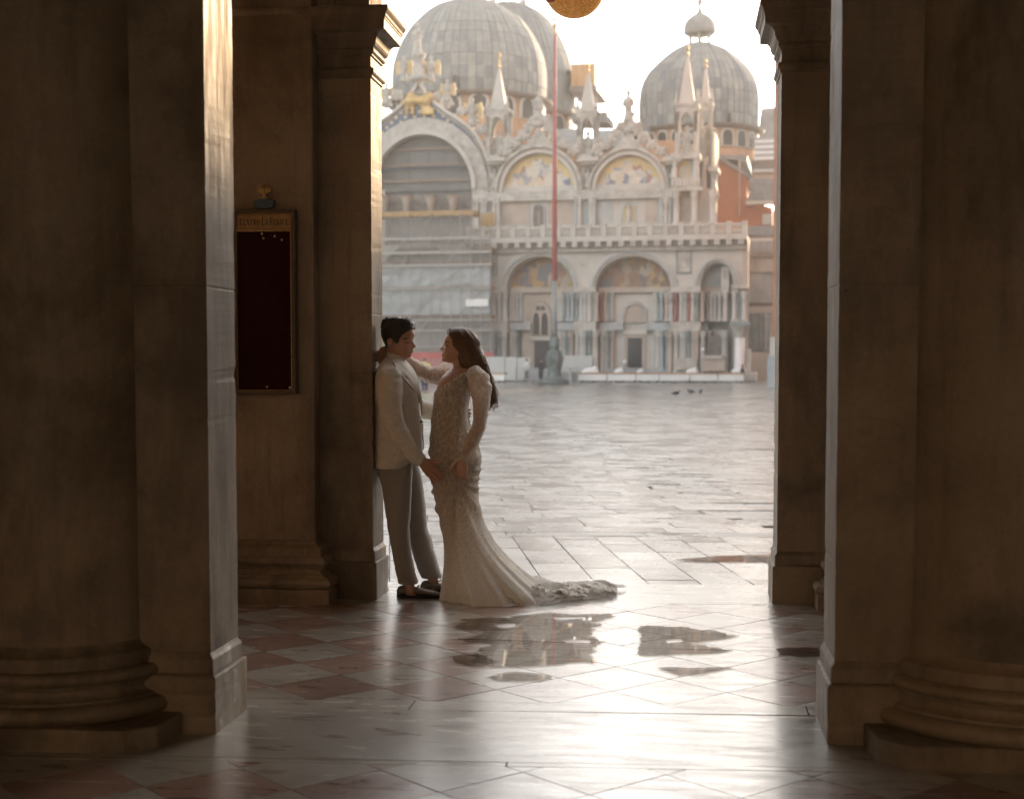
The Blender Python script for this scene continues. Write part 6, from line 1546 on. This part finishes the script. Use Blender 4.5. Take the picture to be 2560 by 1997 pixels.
# near sleeve with puff, far sleeve
s1 = MB(); s1.capsule([A_(1188,936,YW-.15), A_(1197,950,YW-.185), A_(1203,972,YW-.20), A_(1204,1000,YW-.205), A_(1202,1030,YW-.21), A_(1199,1062,YW-.212), A_(1181,1104,YW-.222), A_(1161,1138,YW-.212)], [.056,.070,.068,.056,.047,.044,.040,.036], 28)
s1o = voxel(s1.build('sleeve', M['sleeve'], None), .006, 3); 
def slf(co): return .007*mnoise.noise(Vector((co.x*12, co.y*12, co.z*34))) + .003*mnoise.noise(Vector((co.x*40, co.y*40, co.z*60)))
ruffle(s1o, slf); fin(s1o, wom, wo_)
s2 = MB(); s2.capsule([A_(1126,926,YW+.13), A_(1112,932,YW+.145), A_(1092,939,YW+.15), A_(1070,937,YW+.155), A_(1044,921,YW+.135), A_(1018,905,YW+.115)], [.058,.064,.058,.054,.048,.040], 24)
s2o = voxel(s2.build('sleeve', M['sleeve'], None), .006, 3); ruffle(s2o, lambda co: .010*mnoise.noise(Vector((co.x*36, co.y*12, co.z*12))) + .004*mnoise.noise(Vector((co.x*80, co.y*40, co.z*40)))); fin(s2o, wom, wo_)
cf = MB(); rs = []
for i, (w_, f_) in enumerate(((.036,0),(.046,.012),(.055,.022))):
    c0 = A_(1160,1139,YW-.212) + Vector((-.012*i,0,-.020*i)); rs.append([c0 + Vector((w_*math.cos(t)*1.1, w_*math.sin(t), .45*w_*math.cos(t) + .008*math.sin(3*t)*i)) for t in [2*math.pi*k/30 for k in range(30)]])
cf.rings(rs, False); fin(cf.build('cuff', M['sleeve'], None, True), wom, wo_)
# sequins sewn on the gown
m, nt, p, o = new_mat('sequin'); p.inputs['Base Color'].default_value = (.86,.74,.56,1); p.inputs['Metallic'].default_value = .25; p.inputs['Roughness'].default_value = .10; p.inputs['Specular IOR Level'].default_value = 1.0; M['sequin'] = m
sq_ = MB(); random.seed(21); fl = [f_ for f_ in go.data.polygons if f_.center.y < .05]
for f_ in random.sample(list(fl), min(2600, len(fl))):
    nrm = f_.normal if f_.normal.y < 0 or True else -f_.normal
    if nrm.y > .3: nrm = -nrm
    c_ = f_.center + nrm*.0022; ax = (nrm + Vector((random.gauss(0,.5), random.gauss(0,.5), random.gauss(0,.5)))).normalized(); u_ = ax.orthogonal().normalized(); w_ = ax.cross(u_); r_ = random.choice((.0016,.002,.0026))
    sq_.add([c_ + (u_*math.cos(a)+w_*math.sin(a))*r_ for a in [2*math.pi*k/6 for k in range(6)]], [(0,1,2,3,4,5)])
so3 = sq_.build('sequins', M['sequin'], None, fix=False); so3.parent = wom; tag(so3, kind='stuff')
# train lying on the floor
Ls = [(1270,1496,.36,.16),(1310,1495,.36,.14),(1350,1494,.34,.115),(1390,1493,.31,.095),(1430,1491,.27,.085),(1470,1488,.23,.085),(1505,1487,.19,.075),(1528,1487,.13,.055),(1541,1487,.05,.02)]
tm = MB(); rows = []
nS, nT = 90, 60
for i in range(nS+1):
    px = 1270 + (1541-1270)*i/nS; py, hw_, H_ = lerp_table(Ls, px); c0 = gnd(px, py, 0); row = []
    for k in range(nT+1):
        t = -1+2*k/nT; x, y = c0.x, c0.y + .06 + t*hw_*(1+.18*mnoise.noise(Vector((px*.02, t*1.3, 1))))
        prof = max(0, 1-abs(t)**2.4)
        rd = .62 + .55*mnoise.noise(Vector((x*3.5 - y*2, y*8 + x*1.5, 4))) + .30*mnoise.noise(Vector((x*9, y*20, 9))) + .12*mnoise.noise(Vector((x*30, y*45, 2)))
        row.append((x + .02*mnoise.noise(Vector((t*4, px*.03, 7))) + .02*mnoise.noise(Vector((t*14, px*.1, 3))), y + .012*mnoise.noise(Vector((t*9, px*.15, 8))), .006 + H_*prof*max(.12, rd)))
    rows.append(row)
tm.rings(rows, False, False); fin(tm.build('train', M['train'], None, True), wom, wo_)
rf2 = MB(); random.seed(31)      # crumpled tulle lying along the end of the train
for s_ in range(34):
    px = random.uniform(1395, 1530); py, hw_, H_ = lerp_table(Ls, px); c0 = gnd(px, py, 0); t = random.uniform(-.75, .75); ln = random.uniform(.10, .24); an = random.uniform(-.6, .9); ph = random.uniform(0, 6)
    top = []; bot = []
    for k in range(15):
        s2_ = (k/14-.5)*ln; e_ = math.sin(math.pi*k/14); x = c0.x + s2_*math.cos(an) + .012*math.sin(k*1.1+ph); y = c0.y+.06+t*hw_ + s2_*math.sin(an) + .014*math.sin(k*1.7+ph*2); z_ = H_*.55*max(0, 1-abs(t)**2.4)
        bot.append((x, y, z_)); top.append((x+.012*math.sin(k*.9+ph), y-.018*e_, z_ + (.014+.022*abs(math.sin(ph+k*.8)))*e_ + .004))
    rf2.rings([bot, top], False, False)
fin(tag(rf2.build('train_ruffles', M['train'], None, True), kind='stuff'), wom, wo_)
# long hair
HT = [(818.5,1138,1160,.02),(821,1128,1170,.045),(826,1122,1179,.062),(832,1121,1185,.072),(840,1121,1192,.078),(850,1123,1197,.083),(860,1126,1199.5,.086),(868,1133,1201,.088),(876,1140,1205,.088),(886,1143,1211,.088),(900,1146,1215,.088),(913,1149,1215,.086),(922,1156,1218,.08),(930,1172,1223,.07),(940,1192,1231,.062),(955,1203,1235,.054),(970,1211,1239,.044),(985,1216,1240,.034),(998,1218,1238,.026),(1008,1219,1235,.018),(1014,1221,1232,.010),(1018,1224,1229,.004)]
def hmod(t, z, py):
    lw_ = max(0, min(1, (py-900)/60)); return 1 + .035*math.sin(11*t + z*22) + .022*math.sin(23*t - z*31) + (.02+.09*lw_)*math.sin(z*48+t*2) - .10*lw_
hr = MB().rings(sil_rings(HT, YW-.005, 818.5, 1018, 90, 90, 0, hmod)).build('hair', M['hair_w'], None, True); fin(hr, wom, wo_)
st_ = MB(); random.seed(11)
rows_h = smooth_tab(HT, 818.5, 1018, 40)
for s_ in range(420):
    t0 = random.uniform(0, 2*math.pi); ph = random.uniform(0, 6.28); fq = random.uniform(16, 26); pts = []; rad = []; i0 = random.randint(1, 8); i1 = random.randint(28, 40)
    for i in range(i0, i1+1):
        py, l, r, ry = rows_h[i][:4]; A, B = aty(l, py, YW), aty(r, py, YW); xc, rx = (A.x+B.x)/2, (B.x-A.x)/2
        lw_ = max(0, min(1, (py-905)/70)); t = t0 + (.10+.28*lw_)*math.sin(fq*2*A.z + ph); kf = 1.012 + .05*lw_*(1+math.sin(fq*2.6*A.z+ph*2)); pts.append(Vector((xc + rx*kf*math.cos(t), YW-.005 + ry*kf*math.sin(t), A.z))); rad.append(.0021*math.sin(math.pi*min(1, .15+(i-i0)/(i1-i0)*.85))+.0006)
    st_.tube(pts, rad, 5)
for (a, b2, c2, d2) in (((1232,960),(1240,985),(1238,1000),(1247,1012)), ((1230,970),(1238,992),(1243,1003),(1241,1010)), ((1222,1000),(1228,1015),(1222,1026),(1215,1024)), ((1228,990),(1236,1002),(1240,1010),(1248,1004)), ((1126,822),(1119,826),(1118,832),(1120,840))):
    st_.tube([A_(*p_, YW-.03) for p_ in (a, b2, c2, d2)], [.004,.0035,.0025,.0008], 6)
for s_ in range(120):      # loose wavy ends
    x0_ = random.uniform(1188, 1213); y0_ = random.uniform(890, 922); x1_ = random.uniform(1211, 1246); y1_ = random.uniform(975, 1030); yy = YW + random.uniform(-.075, .02); ph = random.uniform(0, 6.28); am_ = random.uniform(1.5, 4.0); pts = []; rad = []
    for j in range(14):
        t = j/13; pts.append(A_(x0_+(x1_-x0_)*t**.8 + am_*(.3+t)*math.sin(t*9+ph), y0_+(y1_-y0_)*t, yy + .012*math.cos(t*9+ph)*t)); rad.append(.0038*(1-t)**.5*min(1, .3+t*3)+.0007)
    st_.tube(pts, rad, 5)
so_ = st_.build('hair_strands', M['hair_w'], None, True); tag(so_, kind='stuff'); fin(so_, wom, wo_)

# ------------------------------------------------------------------ thin morning haze over the square
mh = bpy.data.materials.new('haze_air'); mh.use_nodes = True; nt = mh.node_tree; nt.nodes.clear()
pv = nt.nodes.new('ShaderNodeVolumePrincipled'); pv.inputs['Color'].default_value = (1.0,.985,.96,1); pv.inputs['Density'].default_value = .0009; pv.inputs['Anisotropy'].default_value = .3
oo = nt.nodes.new('ShaderNodeOutputMaterial'); nt.links.new(pv.outputs[0], oo.inputs['Volume'])
hz = MB().box(-120, 120, -45, 260, -1.2, 70).build('haze', mh); tag(hz, kind='stuff')
